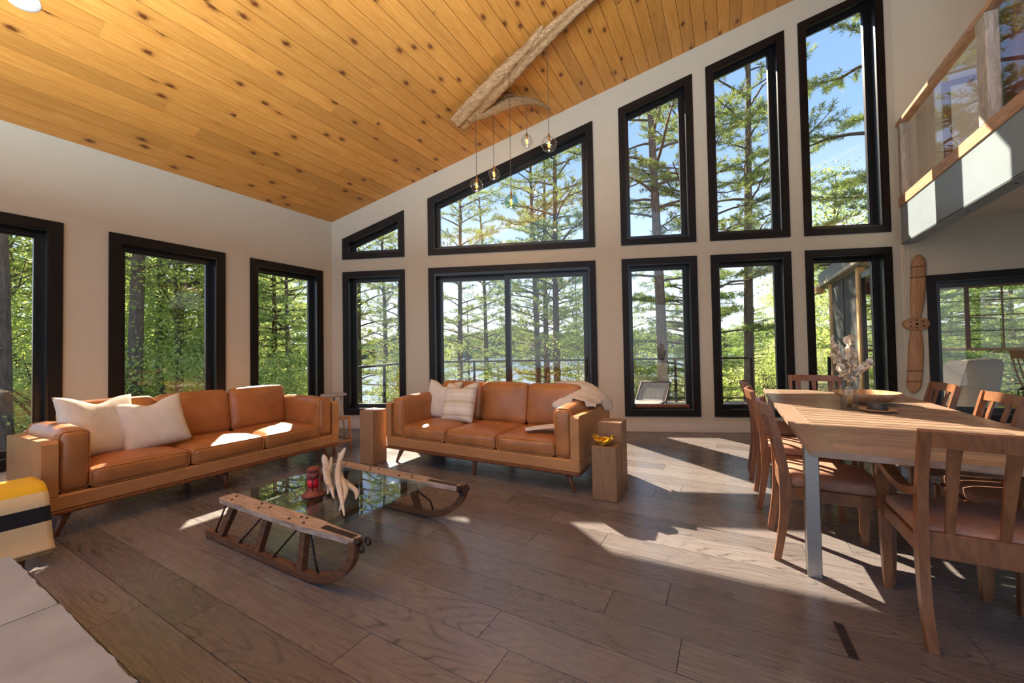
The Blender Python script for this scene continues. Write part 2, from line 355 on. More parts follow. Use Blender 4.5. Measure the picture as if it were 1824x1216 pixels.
def rounded(size, r=0.03, puff=(0, 0, 0), n=9, wr=0.0, seed=0):
    # rounded, puffed box used for upholstery
    rnd = np.random.RandomState(seed); hx = np.array(size) / 2; r = min(r, hx.min() * 0.98); V = {}; vs = []; F = []
    def vid(i, j, k):
        if (i, j, k) in V: return V[(i, j, k)]
        u = np.array([i, j, k], float) / n * 2 - 1; u = np.sign(u) * np.abs(u) ** 0.8
        p = u * hx; inn = np.clip(p, -(hx - r), hx - r); d = p - inn; L = np.linalg.norm(d)
        if L > 1e-9: p = inn + d / L * r
        for a in range(3):
            if puff[a]:
                o1, o2 = [q for q in range(3) if q != a]; p[a] += np.sign(u[a]) * (abs(u[a]) ** 2) * puff[a] * (1 - u[o1] ** 2) * (1 - u[o2] ** 2)
        if wr: p = p + rnd.normal(0, wr, 3)
        V[(i, j, k)] = len(vs); vs.append(tuple(p)); return V[(i, j, k)]
    for a in range(n):
        for b in range(n):
            for q in (0, n):
                F.append([vid(q, a, b), vid(q, a + 1, b), vid(q, a + 1, b + 1), vid(q, a, b + 1)])
                F.append([vid(a, q, b), vid(a + 1, q, b), vid(a + 1, q, b + 1), vid(a, q, b + 1)])
                F.append([vid(a, b, q), vid(a + 1, b, q), vid(a + 1, b + 1, q), vid(a, b + 1, q)])
    m = MB(); m.add(vs, F, True); return m
def xform(o, loc=(0, 0, 0), rot=(0, 0, 0)): o.location = loc; o.rotation_euler = rot; return o
def copy_tree(o, parent=None):
    c = o.copy(); COL.objects.link(c); c.parent = parent
    for ch in list(o.children): copy_tree(ch, c)
    return c
def fast_mesh(name, V, T):
    me = bpy.data.meshes.new(name); V = np.asarray(V, np.float32); T = np.asarray(T, np.int32); k = T.shape[1]
    me.vertices.add(len(V)); me.vertices.foreach_set('co', V.ravel()); me.loops.add(T.size); me.loops.foreach_set('vertex_index', T.ravel())
    me.polygons.add(len(T)); me.polygons.foreach_set('loop_start', np.arange(0, T.size, k, dtype=np.int32)); me.update(calc_edges=True); return me

# ------------------------------------------------------------------ the room shell
TH = 0.376496; CT, ST, TT = math.cos(TH), math.sin(TH), math.tan(TH)
H0, SL = 3.297, 0.417
XR = 7.555; YR = 2.99
def roof_z(x): return H0 + SL * x
WT = 0.2
ZT, ZU, ZB = 2.484, 2.684, 0.218
def rect(u0, u1, z0, z1): return [(u0, z0), (u1, z0), (u1, z1), (u0, z1)]
HW = 2.939
def slant(x0, x1): return [(x0 / CT, ZU), (x1 / CT, ZU), (x1 / CT, HW + SL * x1), (x0 / CT, HW + SL * x0)]
gable_low = [rect(0.179 / CT, 1.141 / CT, ZB, ZT), rect(4.205 / CT, 5.166 / CT, ZB, ZT), rect(5.338 / CT, 6.305 / CT, ZB, ZT), rect(6.472 / CT, 7.453 / CT, ZB, ZT)]
gable_up = [slant(0.179, 1.141), slant(1.501, 3.859), slant(4.205, 5.166), slant(5.338, 6.305), slant(6.472, 7.453)]
door_poly = rect(1.501 / CT, 3.859 / CT, 0.0, ZT)
left_w = [rect(-1.224, -0.169, ZB, ZT), rect(-2.574, -1.519, ZB, ZT), rect(-3.943, -2.888, ZB, ZT)]
right_w = [rect(7.79, 9.7, ZB, 2.068)]
CAS = 0.085
def hole(p): return inset(p, CAS)
m = MB(); m.prism([(-0.0, -0.35), (XR / CT + 0.0, -0.35), (XR / CT, roof_z(XR) + 0.1), (0.0, H0 + 0.1)], 0, WT, [hole(p) for p in gable_low + gable_up] + [inset(door_poly, [0.0005, CAS, CAS, CAS])])
o = m.build('wall_gable', 'wall_paint'); o.rotation_euler = (0, 0, TH); tag(o, 'beige angled gable wall full of black framed windows', kind='structure')
m = MB(); m.prism([(-5.6, -0.35), (0.0, -0.35), (0.0, H0 + 0.05), (-5.6, H0 + 0.05)], 0, WT, [hole(p) for p in left_w])
o = m.build('wall_left', 'wall_paint'); o.rotation_euler = (0, 0, PI / 2); tag(o, 'beige side wall behind the longer leather sofa', kind='structure')
m = MB(); m.prism([(XR, -0.35), (11.4, -0.35), (11.4, 6.4), (8.1, 6.75), (XR, 6.5)], 0, WT, [hole(p) for p in right_w])
o = m.build('wall_right', 'wall_paint'); o.location = (0, YR, 0); tag(o, 'beige wall with the propeller and a view into the sunroom', kind='structure')

o = MB().box((11.5, -1.3, 2.9), (0.2, 8.8, 6.4)).build('wall_added_right', 'wall_paint'); tag(o, 'plain beige unseen wall added at the far side to dim reflections', kind='structure')  # added out of view so the panes reflect less open sky
# subfloor and floor planks
def gx(y): return max(0.0, y / TT) if y > 0 else 0.0
m = MB(); m.prism([(0, -5.6), (11.3, -5.6), (11.3, YR), (XR, YR), (0, 0)], -0.30, -0.022, plane='xy'); FL = m.build('floor', 'subfloor'); tag(FL, 'dark wide plank oak floor', kind='structure')
PW = 0.1925; y0 = -3.052 - PW * 6; rnd = random.Random(11)
known = {-1.99: 5.254, -2.19: 5.014, -2.57: 4.595, -1.81: 4.417, -3.14: 3.361, -3.34: 3.045}
k = 0
while y0 + k * PW < YR - 0.01:
    a = y0 + k * PW; b = min(a + PW, YR); k += 1
    sa, sb = gx(a), gx(b); xs = [0.0]; mid = (a + b) / 2; xm = 9.6 if mid > -4 else 7.5
    st = None
    for yy, xx in known.items():
        if abs(yy - mid) < 0.06: st = xx
    if st is None: st = rnd.uniform(0.6, 2.4) + max(sa, sb)
    cuts = [st]
    while cuts[-1] < xm - 1.0: cuts.append(cuts[-1] + rnd.uniform(1.5, 2.3))
    while cuts[0] > max(sa, sb) + 1.3: cuts.insert(0, cuts[0] - rnd.uniform(1.2, 2.2))
    cuts = [c for c in cuts if c > max(sa, sb) + 0.25]
    ed = [None] + cuts + ([None] if False else [])
    for i, c in enumerate(cuts):
        p = cuts[i - 1] if i else None; g = 0.0013
        la = sa + 0.002 if p is None else p + g; lb = sb + 0.002 if p is None else p + g; rr = c - g
        cx = (min(la, lb) + rr) / 2; cy = mid; poly = [(la - cx, a + g - cy), (rr - cx, a + g - cy), (rr - cx, b - g - cy), (lb - cx, b - g - cy)]
        t = MB().prism(poly, -0.022, 0.0, plane='xy').build('floor_plank', 'floor_oak', FL); t.location = (cx, cy, rnd.uniform(-0.0004, 0.0))

# ceiling: base deck above, pine boards below it
CY0 = -5.2
m = MB(); xa, xb, xc = -0.45, XR, 11.4; zr = roof_z(8.05)
V = []
for x, yb_, z in ((xa, xa * TT + 0.74, roof_z(xa)), (xb, YR + 0.74, roof_z(xb)), (8.05, YR + 0.74, zr), (xc, YR + 0.74, zr - 1.4)):
    V += [(x, CY0, z + 0.018), (x, yb_, z + 0.018), (x, CY0, z + 0.30), (x, yb_, z + 0.30)]
F = []
for i in range(3):
    a = 4 * i; b = a + 4; F += [(a, a + 1, b + 1, b), (a + 2, b + 2, b + 3, a + 3), (a, b, b + 2, a + 2), (a + 1, a + 3, b + 3, b + 1)]
F += [(0, 2, 3, 1), (12, 13, 15, 14)]; m.add(V, F)
CE = m.build('ceiling', 'walnut'); tag(CE, 'knotty pine plank vaulted ceiling', kind='structure')
PB = 0.145; rnd = random.Random(5); ang = math.atan(SL)
for i in range(56):
    x0 = i * PB; x1 = x0 + PB; g = 0.0026; ye0 = min(x0 * TT, YR) + 0.05; ye1 = min(x1 * TT, YR) + 0.05
    if x1 > XR: ye0 = ye1 = YR + 0.05
    c = -4.6 + rnd.uniform(0, 1.2); cuts = []
    while c < max(ye0, ye1) - 0.5: cuts.append(c); c += rnd.uniform(1.5, 3.4)
    cuts = [CY0] + [q for q in cuts if q > CY0 + 0.3]
    for j, a in enumerate(cuts):
        last = j == len(cuts) - 1
        b0 = ye0 if last else cuts[j + 1] - 0.001; b1 = ye1 if last else cuts[j + 1] - 0.001
        cy = (a + b0) / 2; L = PB / math.cos(ang) / 2 - g
        t = MB(); t.prism([(-L, a - cy), (L, a - cy), (L, b1 - cy), (-L, b0 - cy)], 0.0, 0.016, plane='xy')
        # bevelled lower arris gives the V-groove between boards
        o = t.build('ceiling_board', 'ceiling_pine', CE); o.location = ((x0 + x1) / 2, cy, roof_z((x0 + x1) / 2)); o.rotation_euler = (0, -ang, 0)

# baseboards
def baseboard(name, segs, loc, rz, lab):
    m = MB()
    for a, b in segs: m.box(((a + b) / 2, -0.009, 0.066), (b - a, 0.018, 0.132), bev=0.003); m.box(((a + b) / 2, -0.012, 0.135), (b - a, 0.024, 0.012), bev=0.003)
    o = m.build(name, 'trim_paint'); o.location = loc; o.rotation_euler = (0, 0, rz); tag(o, lab, kind='structure')
baseboard('baseboard_gable', [(0.03, 1.501 / CT - 0.01), (3.859 / CT + 0.01, XR / CT - 0.03)], (0, 0, 0), TH, 'cream baseboard under the gable windows')
baseboard('baseboard_left', [(-5.5, -0.03)], (0, 0, 0), PI / 2, 'cream baseboard behind the longer sofa')
baseboard('baseboard_right', [(XR + 0.03, 11.0)], (0, YR, 0), 0, 'cream baseboard on the propeller wall')

# ------------------------------------------------------------------ windows
WN = [0]
def window(poly, loc, rz, label, lower=0.0):
    WN[0] += 1
    a = inset(poly, CAS); b = inset(poly, CAS + 0.016); c = inset(poly, CAS + 0.062); d = inset(poly, CAS + 0.074)
    m = MB(); m.prism(poly, -0.022, 0.0, [a])
    r = m.build('window_%d' % WN[0], 'black_frame'); r.location = loc; r.rotation_euler = (0, 0, rz); tag(r, label, kind='structure')
    MB().prism(inset(poly, CAS - 0.004), -0.012, 0.135, [b]).build('jamb', 'black_sash', r)
    MB().prism(b, 0.095, 0.165, [c]).build('window_frame', 'black_sash', r)
    MB().prism(c, 0.112, 0.150, [d]).build('sash', 'black_sash', r)
    MB().prism(inset(poly, CAS + 0.068), 0.128, 0.134).build('pane', 'window_glass', r)
    return r
G0 = (0, 0, 0)
low_lab = ['narrow lower gable window beside the room corner', 'lower gable window right of the sliding door', 'lower gable window behind the left dining chairs', 'lower gable window nearest the wooden propeller']
up_lab = ['small slanted transom window by the room corner', 'wide slanted transom window over the sliding door', 'shortest of the three tall upper gable windows', 'middle one of the three tall upper gable windows', 'tallest upper gable window beside the loft railing']
W_low = [window(p, G0, TH, l) for p, l in zip(gable_low, low_lab)]
W_up = [window(p, G0, TH, l) for p, l in zip(gable_up, up_lab)]
for p, l in zip(left_w, ['side wall window nearest the corner, behind the far sofa end', 'middle side wall window behind the cream pillows', 'side wall window cut off by the left picture edge']): window(p, G0, PI / 2, l)
WR = window(right_w[0], (0, YR, 0), 0, 'wide window looking into the sunroom')
# awning operator rail inside the second lower window
u0, u1 = 4.205 / CT, 5.166 / CT
o = MB().box(((u0 + u1) / 2 + 0.02, 0.085, ZB + CAS + 0.045), (0.74, 0.02, 0.05), bev=0.004).build('sash_rail', 'walnut', W_low[1]); tag(o, 'reddish wooden bottom rail')
MB().box(((u0 + u1) / 2 - 0.03, 0.07, ZB + CAS + 0.028), (0.78, 0.05, 0.012), bev=0.003).build('operator_track', 'iron', W_low[1])
# crank handle of the third lower window
u0 = 5.338 / CT
m = MB(); cx = u0 + 0.42; m.tube([(cx + 0.07, 0.06, ZB + CAS + 0.02), (cx + 0.0, 0.05, ZB + CAS + 0.03), (cx - 0.04, 0.05, ZB + CAS + 0.08), (cx - 0.02, 0.05, ZB + CAS + 0.12), (cx + 0.05, 0.05, ZB + CAS + 0.14)], 0.008, 8)
m.build('crank_handle', 'iron', W_low[2])
# sliding door
P = door_poly; a = inset(P, [0.0005, CAS, CAS, CAS]); b = inset(P, [0.03, CAS + 0.03, CAS + 0.045, CAS + 0.03])
D = MB().prism(P, -0.022, 0.0, [a]).build('door_1', 'black_frame'); D.rotation_euler = (0, 0, TH); tag(D, 'black framed sliding glass patio door behind the smaller sofa', kind='structure')
MB().prism(inset(P, [0.0003, CAS - 0.004, CAS - 0.004, CAS - 0.004]), -0.012, 0.17, [b]).build('door_frame', 'black_sash', D)
um = 2.635 / CT; ul, ur, zb_, zt_ = b[0][0], b[1][0], b[0][1], b[2][1]
for nm, x0, x1, yy in (('fixed_panel', ul, um + 0.045, 0.125), ('sliding_panel', um - 0.045, ur, 0.085)):
    pp = rect(x0, x1, zb_, zt_); s_ = MB().prism(pp, yy - 0.018, yy + 0.018, [inset(pp, [0.11, 0.07, 0.075, 0.07])]).build(nm, 'black_sash', D)
    MB().prism(inset(pp, [0.10, 0.06, 0.065, 0.06]), yy - 0.003, yy + 0.003).build('pane', 'window_glass', s_)
    if nm == 'sliding_panel':
        m = MB(); hx = x1 - 0.035; m.tube([(hx, yy - 0.02, 0.80), (hx, yy - 0.055, 0.82), (hx, yy - 0.055, 1.02), (hx, yy - 0.02, 1.04)], 0.009, 8); m.box((hx, yy - 0.021, 0.92), (0.03, 0.006, 0.30), bev=0.002); m.build('door_handle', 'iron', s_)

# ------------------------------------------------------------------ loft
XL = 7.57
m = MB(); m.box((XL + 0.006, (2.985 - 5.4) / 2, 2.755), (0.012, 8.385, 0.49)); m.box((XL + 0.075, (2.985 - 5.4) / 2, 2.512), (0.15, 8.385, 0.012)); LB = m.build('trim_1', 'loft_metal'); tag(LB, 'pale grey steel edge beam of the loft', kind='structure')
for y in (2.3, 1.55, 0.8, 0.05, -0.7, -1.45):
    MB().lathe([(0.012, -0.006), (0.012, 0.0)], (XL + 0.08, y, 2.506), 8, False).build('bolt', 'bolt', LB)
m = MB(); m.box((XL + 1.93, (2.985 - 5.4) / 2, 2.87), (3.8, 8.385, 0.25)); o = m.build('ceiling_loft', 'trim_paint'); tag(o, 'pale underside of the loft floor', kind='structure')
LR = empty('loft_railing', (XL, 0, 3.0)); tag(LR, 'wood and glass railing along the loft edge', 'railing')
MB().box((0.03, -1.2, 0.065), (0.09, 8.36, 0.13), bev=0.006).build('bottom_rail', 'loft_wood', LR)
MB().box((0.03, -1.2, 1.10), (0.10, 8.36, 0.055), bev=0.006).build('top_rail', 'loft_wood', LR)
for y, mt, wd in ((2.90, 'grey_wood', 0.09), (0.99, 'grey_wood', 0.16), (-1.0, 'grey_wood', 0.12), (-3.0, 'grey_wood', 0.12)):
    MB().box((0.03, y, 0.60), (0.085, wd, 0.95), bev=0.006).build('railing_post', mt, LR)
for ya, yb in ((2.84, 1.09), (0.89, -0.93), (-1.08, -2.93)):
    MB().box((0.03, (ya + yb) / 2, 0.60), (0.008, ya - yb, 0.95)).build('glass_panel', 'window_glass', LR)
MB().box((XL + 0.22, 0.975, 4.3), (0.22, 0.345, 2.6), bev=0.008).build('loft_post', 'red_post'); tag(bpy.data.objects['loft_post'], 'dark red-brown timber post standing in the loft', 'post')
PF = empty('picture_frame', (8.35, YR - 0.012, 3.9)); tag(PF, 'wooden picture frame on the loft wall behind the railing', 'picture')
m = MB(); m.prism(rect(-0.35, 0.35, -0.5, 0.62), -0.02, 0.01, [rect(-0.28, 0.28, -0.43, 0.55)]); m.build('frame', 'walnut', PF); MB().box((0, 0.0, 0.06), (0.57, 0.008, 0.99)).build('backing', 'trim_paint', PF)
# painted wiring channels in the corner
for dx in (0.0, 0.045):
    o = MB().box((XR + 0.035 + dx, YR - 0.007, 1.3), (0.018, 0.014, 2.4), bev=0.003).build('trim_2' if dx == 0 else 'trim_3', 'wall_paint'); tag(o, 'painted cable channel beside the wooden propeller' if dx == 0 else 'second painted cable channel, closer to the propeller', kind='structure')

def gnarl(path, rad, n=30, seed=0, ns_=14, rough=0.16, squash=0.85):
    rs = np.random.RandomState(seed); m = MB(); V = []; F = []; ph = rs.uniform(0, 6, 6)
    P_ = [interp(path, t / n) for t in range(n + 1)]
    for t in range(n + 1):
        d = (P_[min(t + 1, n)] - P_[max(t - 1, 0)]).normalized(); sd = Vector((0, 0, 1)).cross(d).normalized(); up = d.cross(sd); f = t / n
        r0 = np.interp(f, np.linspace(0, 1, len(rad)), rad)
        for a in range(ns_):
            an = 2 * PI * a / ns_; tw = an + 0.9 * f
            r = r0 * (1 + rough * (math.sin(3 * tw + ph[0]) * 0.6 + math.sin(5 * tw + ph[1] + 3 * f) * 0.5 + 0.4 * math.sin(7 * tw + ph[2])) + rs.normal(0, rough * 0.22))
            V.append(P_[t] + sd * r * math.cos(an) + up * r * math.sin(an) * squash)
    for t in range(n):
        for a in range(ns_): F.append((t * ns_ + a, t * ns_ + (a + 1) % ns_, (t + 1) * ns_ + (a + 1) % ns_, (t + 1) * ns_ + a))
    F.append(tuple(range(ns_))); F.append(tuple(n * ns_ + a for a in range(ns_))); m.add(V, F, True); return m
# ------------------------------------------------------------------ sofas
def frame_pipe(parent, w_, h_, y, r=0.005, cr=0.03, mat='leather_piping', name='piping', plane='xz'):
    pts = []
    for cx, cz, a0 in ((w_ / 2 - cr, h_ / 2 - cr, 0), (-w_ / 2 + cr, h_ / 2 - cr, 90), (-w_ / 2 + cr, -h_ / 2 + cr, 180), (w_ / 2 - cr, -h_ / 2 + cr, 270)):
        for q in range(5): a = math.radians(a0 + q * 22.5); pts.append((cx + cr * math.cos(a), cz + cr * math.sin(a)))
    pts.append(pts[0]); P3 = [(x, y, z) if plane == 'xz' else ((y, x, z) if plane == 'yz' else (x, z, y)) for x, z in pts]
    m = MB(); m.tube(P3, r, 6, True, False); return m.build(name, mat, parent)
def make_sofa(label):
    S = empty('sofa'); tag(S, label, 'sofa', 'pair of leather sofas')
    L, Dp = 2.19, 0.93
    m = MB(); m.box((0, 0, 0.235), (L, Dp, 0.105), bev=0.012); m.build('base', 'leather_panel', S)
    MB().box((0, 0, 0.172), (L + 0.008, Dp + 0.008, 0.026), bev=0.006).build('plinth', 'walnut', S)
    for s in (-1, 1):
        # outer arm panel, a little taller at the front
        m = MB(); m.prism([(-0.465, 0.285), (0.465, 0.285), (0.465, 0.615), (0.30, 0.635), (-0.44, 0.65), (-0.465, 0.63)], -0.0375, 0.0375)
        o = m.build('arm_panel', 'leather_panel', S); o.rotation_euler = (0, 0, PI / 2 if s > 0 else PI / 2); o.location = (s * (L / 2 - 0.0375), 0, 0)
        c = rounded((0.155, 0.80, 0.415), 0.045, (0.018, 0.01, 0.02), 10, 0.0008, 3 + s).build('arm_cushion', 'leather', S)
        c.location = (s * (L / 2 - 0.075 - 0.078), -0.055, 0.495)
        frame_pipe(c, 0.145, 0.405, -0.375, 0.005, 0.035); frame_pipe(c, 0.145, 0.405, 0.375, 0.005, 0.035)
    MB().box((0, 0.43, 0.46), (L - 0.15, 0.07, 0.36), bev=0.012).build('back_panel', 'leather_panel', S)
    for i in (-1, 0, 1):
        w3 = 0.586
        c = rounded((w3 - 0.006, 0.66, 0.135), 0.035, (0.004, 0.012, 0.032), 12, 0.0010, 20 + i).build('seat_cushion', 'leather', S); c.location = (i * w3, -0.135, 0.355)
        frame_pipe(c, w3 - 0.022, 0.63, 0.056, 0.0045, 0.04, plane='xy'); frame_pipe(c, w3 - 0.022, 0.12, -0.322, 0.0045, 0.03)
        c = rounded((w3 - 0.008, 0.17, 0.44), 0.05, (0.006, 0.035, 0.012), 12, 0.0012, 30 + i).build('back_cushion', 'leather', S); c.location = (i * w3, 0.255, 0.615); c.rotation_euler = (-0.16, 0, 0)
        frame_pipe(c, w3 - 0.03, 0.42, -0.066, 0.0045, 0.05); frame_pipe(c, w3 - 0.03, 0.42, 0.066, 0.0045, 0.05)
    for x in (-0.95, 0.0, 0.95):
        for y, s in ((-0.36, -1), (0.36, 1)):
            sx_ = 0.07 * (1 if x > 0 else -1 if x < 0 else 0); m = MB()
            m.tube([(x, y, 0.165), (x + sx_ * 0.5, y + s * 0.015, 0.085), (x + sx_, y + s * 0.03, 0.0)], [0.028, 0.021, 0.013], 10); m.build('leg', 'walnut', S)
    return S
sofa1 = make_sofa('tan leather three-seat sofa along the side wall windows'); sofa1.location = (1.185, -2.22, 0); sofa1.rotation_euler = (0, 0, PI / 2)
sofa2 = copy_tree(sofa1); sofa2['label'] = 'tan leather three-seat sofa with a throw, in front of the glass door'; sofa2.location = (3.362, -0.535, 0); sofa2.rotation_euler = (0, 0, 0)

# throw pillows: pinched corners and a dented top edge
def pillow(name, mat, size, th, loc, rot, label, chop=0.05, seed=0):
    rs = np.random.RandomState(seed); n = 22; V = []; F = []; idx = {}
    for side in (1, -1):
        for i in range(n + 1):
            for j in range(n + 1):
                u = i / n * 2 - 1; v = j / n * 2 - 1; edge = i in (0, n) or j in (0, n)
                if side < 0 and edge: continue
                px = u * (1 - 0.07 * (1 - v * v)) * size / 2; pz = v * (1 - 0.06 * (1 - u * u)) * size / 2
                pz -= chop * max(0, v) ** 2 * math.exp(-(u / 0.42) ** 2)
                b = max(0.0, (1 - u ** 4) * (1 - v ** 4)) ** 0.55
                y = side * th / 2 * b * (1 - 0.18 * max(0, v)) + 0.004 * math.sin(7 * u + 3 * v + seed) * b + rs.normal(0, 0.0012)
                idx[(side, i, j)] = len(V); V.append((px, y, pz))
    g = lambda s, i, j: idx.get((s, i, j), idx[(1, i, j)])
    for side in (1, -1):
        for i in range(n):
            for j in range(n): F.append((g(side, i, j), g(side, i + 1, j), g(side, i + 1, j + 1), g(side, i, j + 1)))
    o = MB().add(V, F, True).build(name, mat); o.location = loc; o.rotation_euler = rot; tag(o, label, 'pillow', 'throw pillows on the sofas'); return o
pillow('throw_pillow', 'pillow_cream', 0.50, 0.17, (1.17, -2.93, 0.655), (-0.32, 0.06, PI / 2 + 0.28), 'large cream woven pillow against the arm of the longer sofa', 0.06, 1)
pillow('throw_pillow', 'pillow_cream', 0.44, 0.16, (1.25, -2.62, 0.632), (-0.36, -0.14, PI / 2 - 0.12), 'smaller cream pillow on the longer sofa, right of the large one', 0.05, 2)
pillow('throw_pillow', 'pillow_cream', 0.46, 0.15, (2.60, -0.44, 0.635), (-0.30, 0.05, 0.12), 'plain cream pillow on the sofa with the throw', 0.07, 3)
pillow('throw_pillow', 'pillow_striped', 0.45, 0.15, (2.93, -0.56, 0.635), (-0.34, -0.04, -0.06), 'beige striped pillow in front of the plain one', 0.06, 4)

# wool throw over the far arm of the second sofa, its tail lying on the seat
def sheet(name, fn, nu, nv, mat, parent=None, th=0.006):
    V = [fn(i / nu, j / nv) for i in range(nu + 1) for j in range(nv + 1)]; F = [(i * (nv + 1) + j, (i + 1) * (nv + 1) + j, (i + 1) * (nv + 1) + j + 1, i * (nv + 1) + j + 1) for i in range(nu) for j in range(nv)]
    o = MB().add(V, F, True).build(name, mat, parent); md = o.modifiers.new('thick', 'SOLIDIFY'); md.thickness = th; md.offset = 0; return o
def interp(pts, t):
    n = len(pts) - 1; x = t * n; i = min(int(x), n - 1); f = x - i; p0 = Vector(pts[max(i - 1, 0)]); p1 = Vector(pts[i]); p2 = Vector(pts[i + 1]); p3 = Vector(pts[min(i + 2, n)])
    return 0.5 * ((2 * p1) + (p2 - p0) * f + (2 * p0 - 5 * p1 + 4 * p2 - p3) * f * f + (3 * p1 - p0 - 3 * p2 + p3) * f ** 3)
TW = empty('throw_blanket', (4.25, -0.3, 0)); tag(TW, 'cream wool throw over the arm of the sofa by the glass door', 'blanket')
def drape_grid(nx, ny, fx, fy, support, it=40, lift=0.010, wr=0.0):
    X = np.zeros((nx + 1, ny + 1)); Y = X.copy(); H_ = X.copy()
    for i in range(nx + 1):
        for j in range(ny + 1): X[i, j] = fx(i / nx, j / ny); Y[i, j] = fy(i / nx, j / ny); H_[i, j] = support(X[i, j], Y[i, j])
    Z = np.full_like(H_, 0.84); Fz = np.where(X + 4.25 < 4.2, 0.60, H_[:, -1:])[:, -1]
    for _ in range(it):
        A_ = Z.copy(); A_[1:-1, 1:-1] = (Z[2:, 1:-1] + Z[:-2, 1:-1] + Z[1:-1, 2:] + Z[1:-1, :-2]) / 4; A_[0] = A_[1]; A_[-1] = H_[-1]; A_[:, 0] = A_[:, 1]; A_[:, -1] = np.maximum(Fz, H_[:, -1]); Z = np.maximum(H_, A_)
    U_ = np.linspace(0, 1, nx + 1)[:, None]; V_ = np.linspace(0, 1, ny + 1)[None, :]
    Z = Z + lift + wr * (np.abs(np.sin(11 * V_ + 6 * U_)) + 0.7 * np.abs(np.sin(17 * U_ - 9 * V_ + 1)))
    return X, Y, Z
def sup(x, y):
    # sofa silhouette under the throw, relative to (4.25, -0.3)
    xw, yw = x + 4.25, y - 0.3
    if xw > 4.462: return 0.58 + 0.12 * math.exp(-((xw - 4.462) / 0.012) ** 2)
    if xw > 4.225: return 0.715 if xw < 4.39 else 0.66
    if yw > -0.40: return 0.832 - 1.3 * max(0, -0.24 - yw)
    return 0.47
gX, gY, gZ = drape_grid(44, 26, lambda u, v: -0.33 + 0.56 * u + 0.03 * math.sin(6 * v), lambda u, v: 0.27 - (0.34 + 0.22 * math.sin(PI * min(1, u * 1.02) * 0.62) ** 2 + 0.03 * math.sin(9 * u)) * v, sup, 260, 0.008, 0.006)
def main_throw(u, v): i = round(u * 44); j = round(v * 26); return (gX[i, j], gY[i, j], gZ[i, j])
sheet('throw_drape', main_throw, 44, 26, 'throw_wool', TW)
def tail(u, v):
    x = -0.33 + 0.33 * u; y = -0.60 + (0.08 + 0.20 * u) * v + 0.10 * u; z = 0.468 + 0.030 * abs(math.sin(7 * v + 2.5 * u)) * (0.4 + u) + 0.10 * max(0, u - 0.75)
    return (x - 0.05 * v, y, z)
sheet('throw_tail', tail, 18, 18, 'throw_wool', TW)

# ------------------------------------------------------------------ timber side blocks
def block(loc, w_, d_, h_, label, rz=0.0):
    m = MB(); m.box((0, 0, h_ / 2), (w_, d_, h_), bev=0.006); o = m.build('timber_block', 'block_wood'); o.location = loc; o.rotation_euler = (0, 0, rz); tag(o, label, 'side table', 'timber block side tables')
    return o
block((2.118, -1.045, 0), 0.20, 0.20, 0.575, 'square timber block between the two sofas')
block((4.655, -0.905, 0), 0.195, 0.195, 0.425, 'shorter timber block holding the amber glass piece', 0.04)
block((4.645, -0.675, 0), 0.20, 0.20, 0.58, 'taller timber block beside the sofa arm', 0.03)
AG = empty('amber_glass_sculpture', (4.635, -0.92, 0.425)); tag(AG, 'crumpled amber glass ornament on the short timber block', 'ornament')
rs = np.random.RandomState(4); m = MB(); V = []; F = []; nu, nv = 18, 8
for j in range(nv + 1):
    for i in range(nu):
        a = 2 * PI * i / nu; r = 0.018 + 0.055 * (j / nv) ** 0.8; rr = r * (1 + 0.15 * math.sin(5 * a + 1) * j / nv + rs.normal(0, 0.13)); V.append((1.1 * rr * math.cos(a), 0.85 * rr * math.sin(a), 0.006 + 0.05 * (j / nv) ** 1.2 * (1 + 0.30 * math.cos(2 * a)) + rs.normal(0, 0.004)))
F = [(j * nu + i, j * nu + (i + 1) % nu, (j + 1) * nu + (i + 1) % nu, (j + 1) * nu + i) for j in range(nv) for i in range(nu)]
o = m.add(V, F, False).build('glass_bowl', 'amber_glass_solid', AG); md = o.modifiers.new('t', 'SOLIDIFY'); md.thickness = 0.006
MB().lathe([(0.03, 0.0), (0.034, 0.004), (0.02, 0.012)], n=14).build('foot', 'amber_glass_solid', AG)

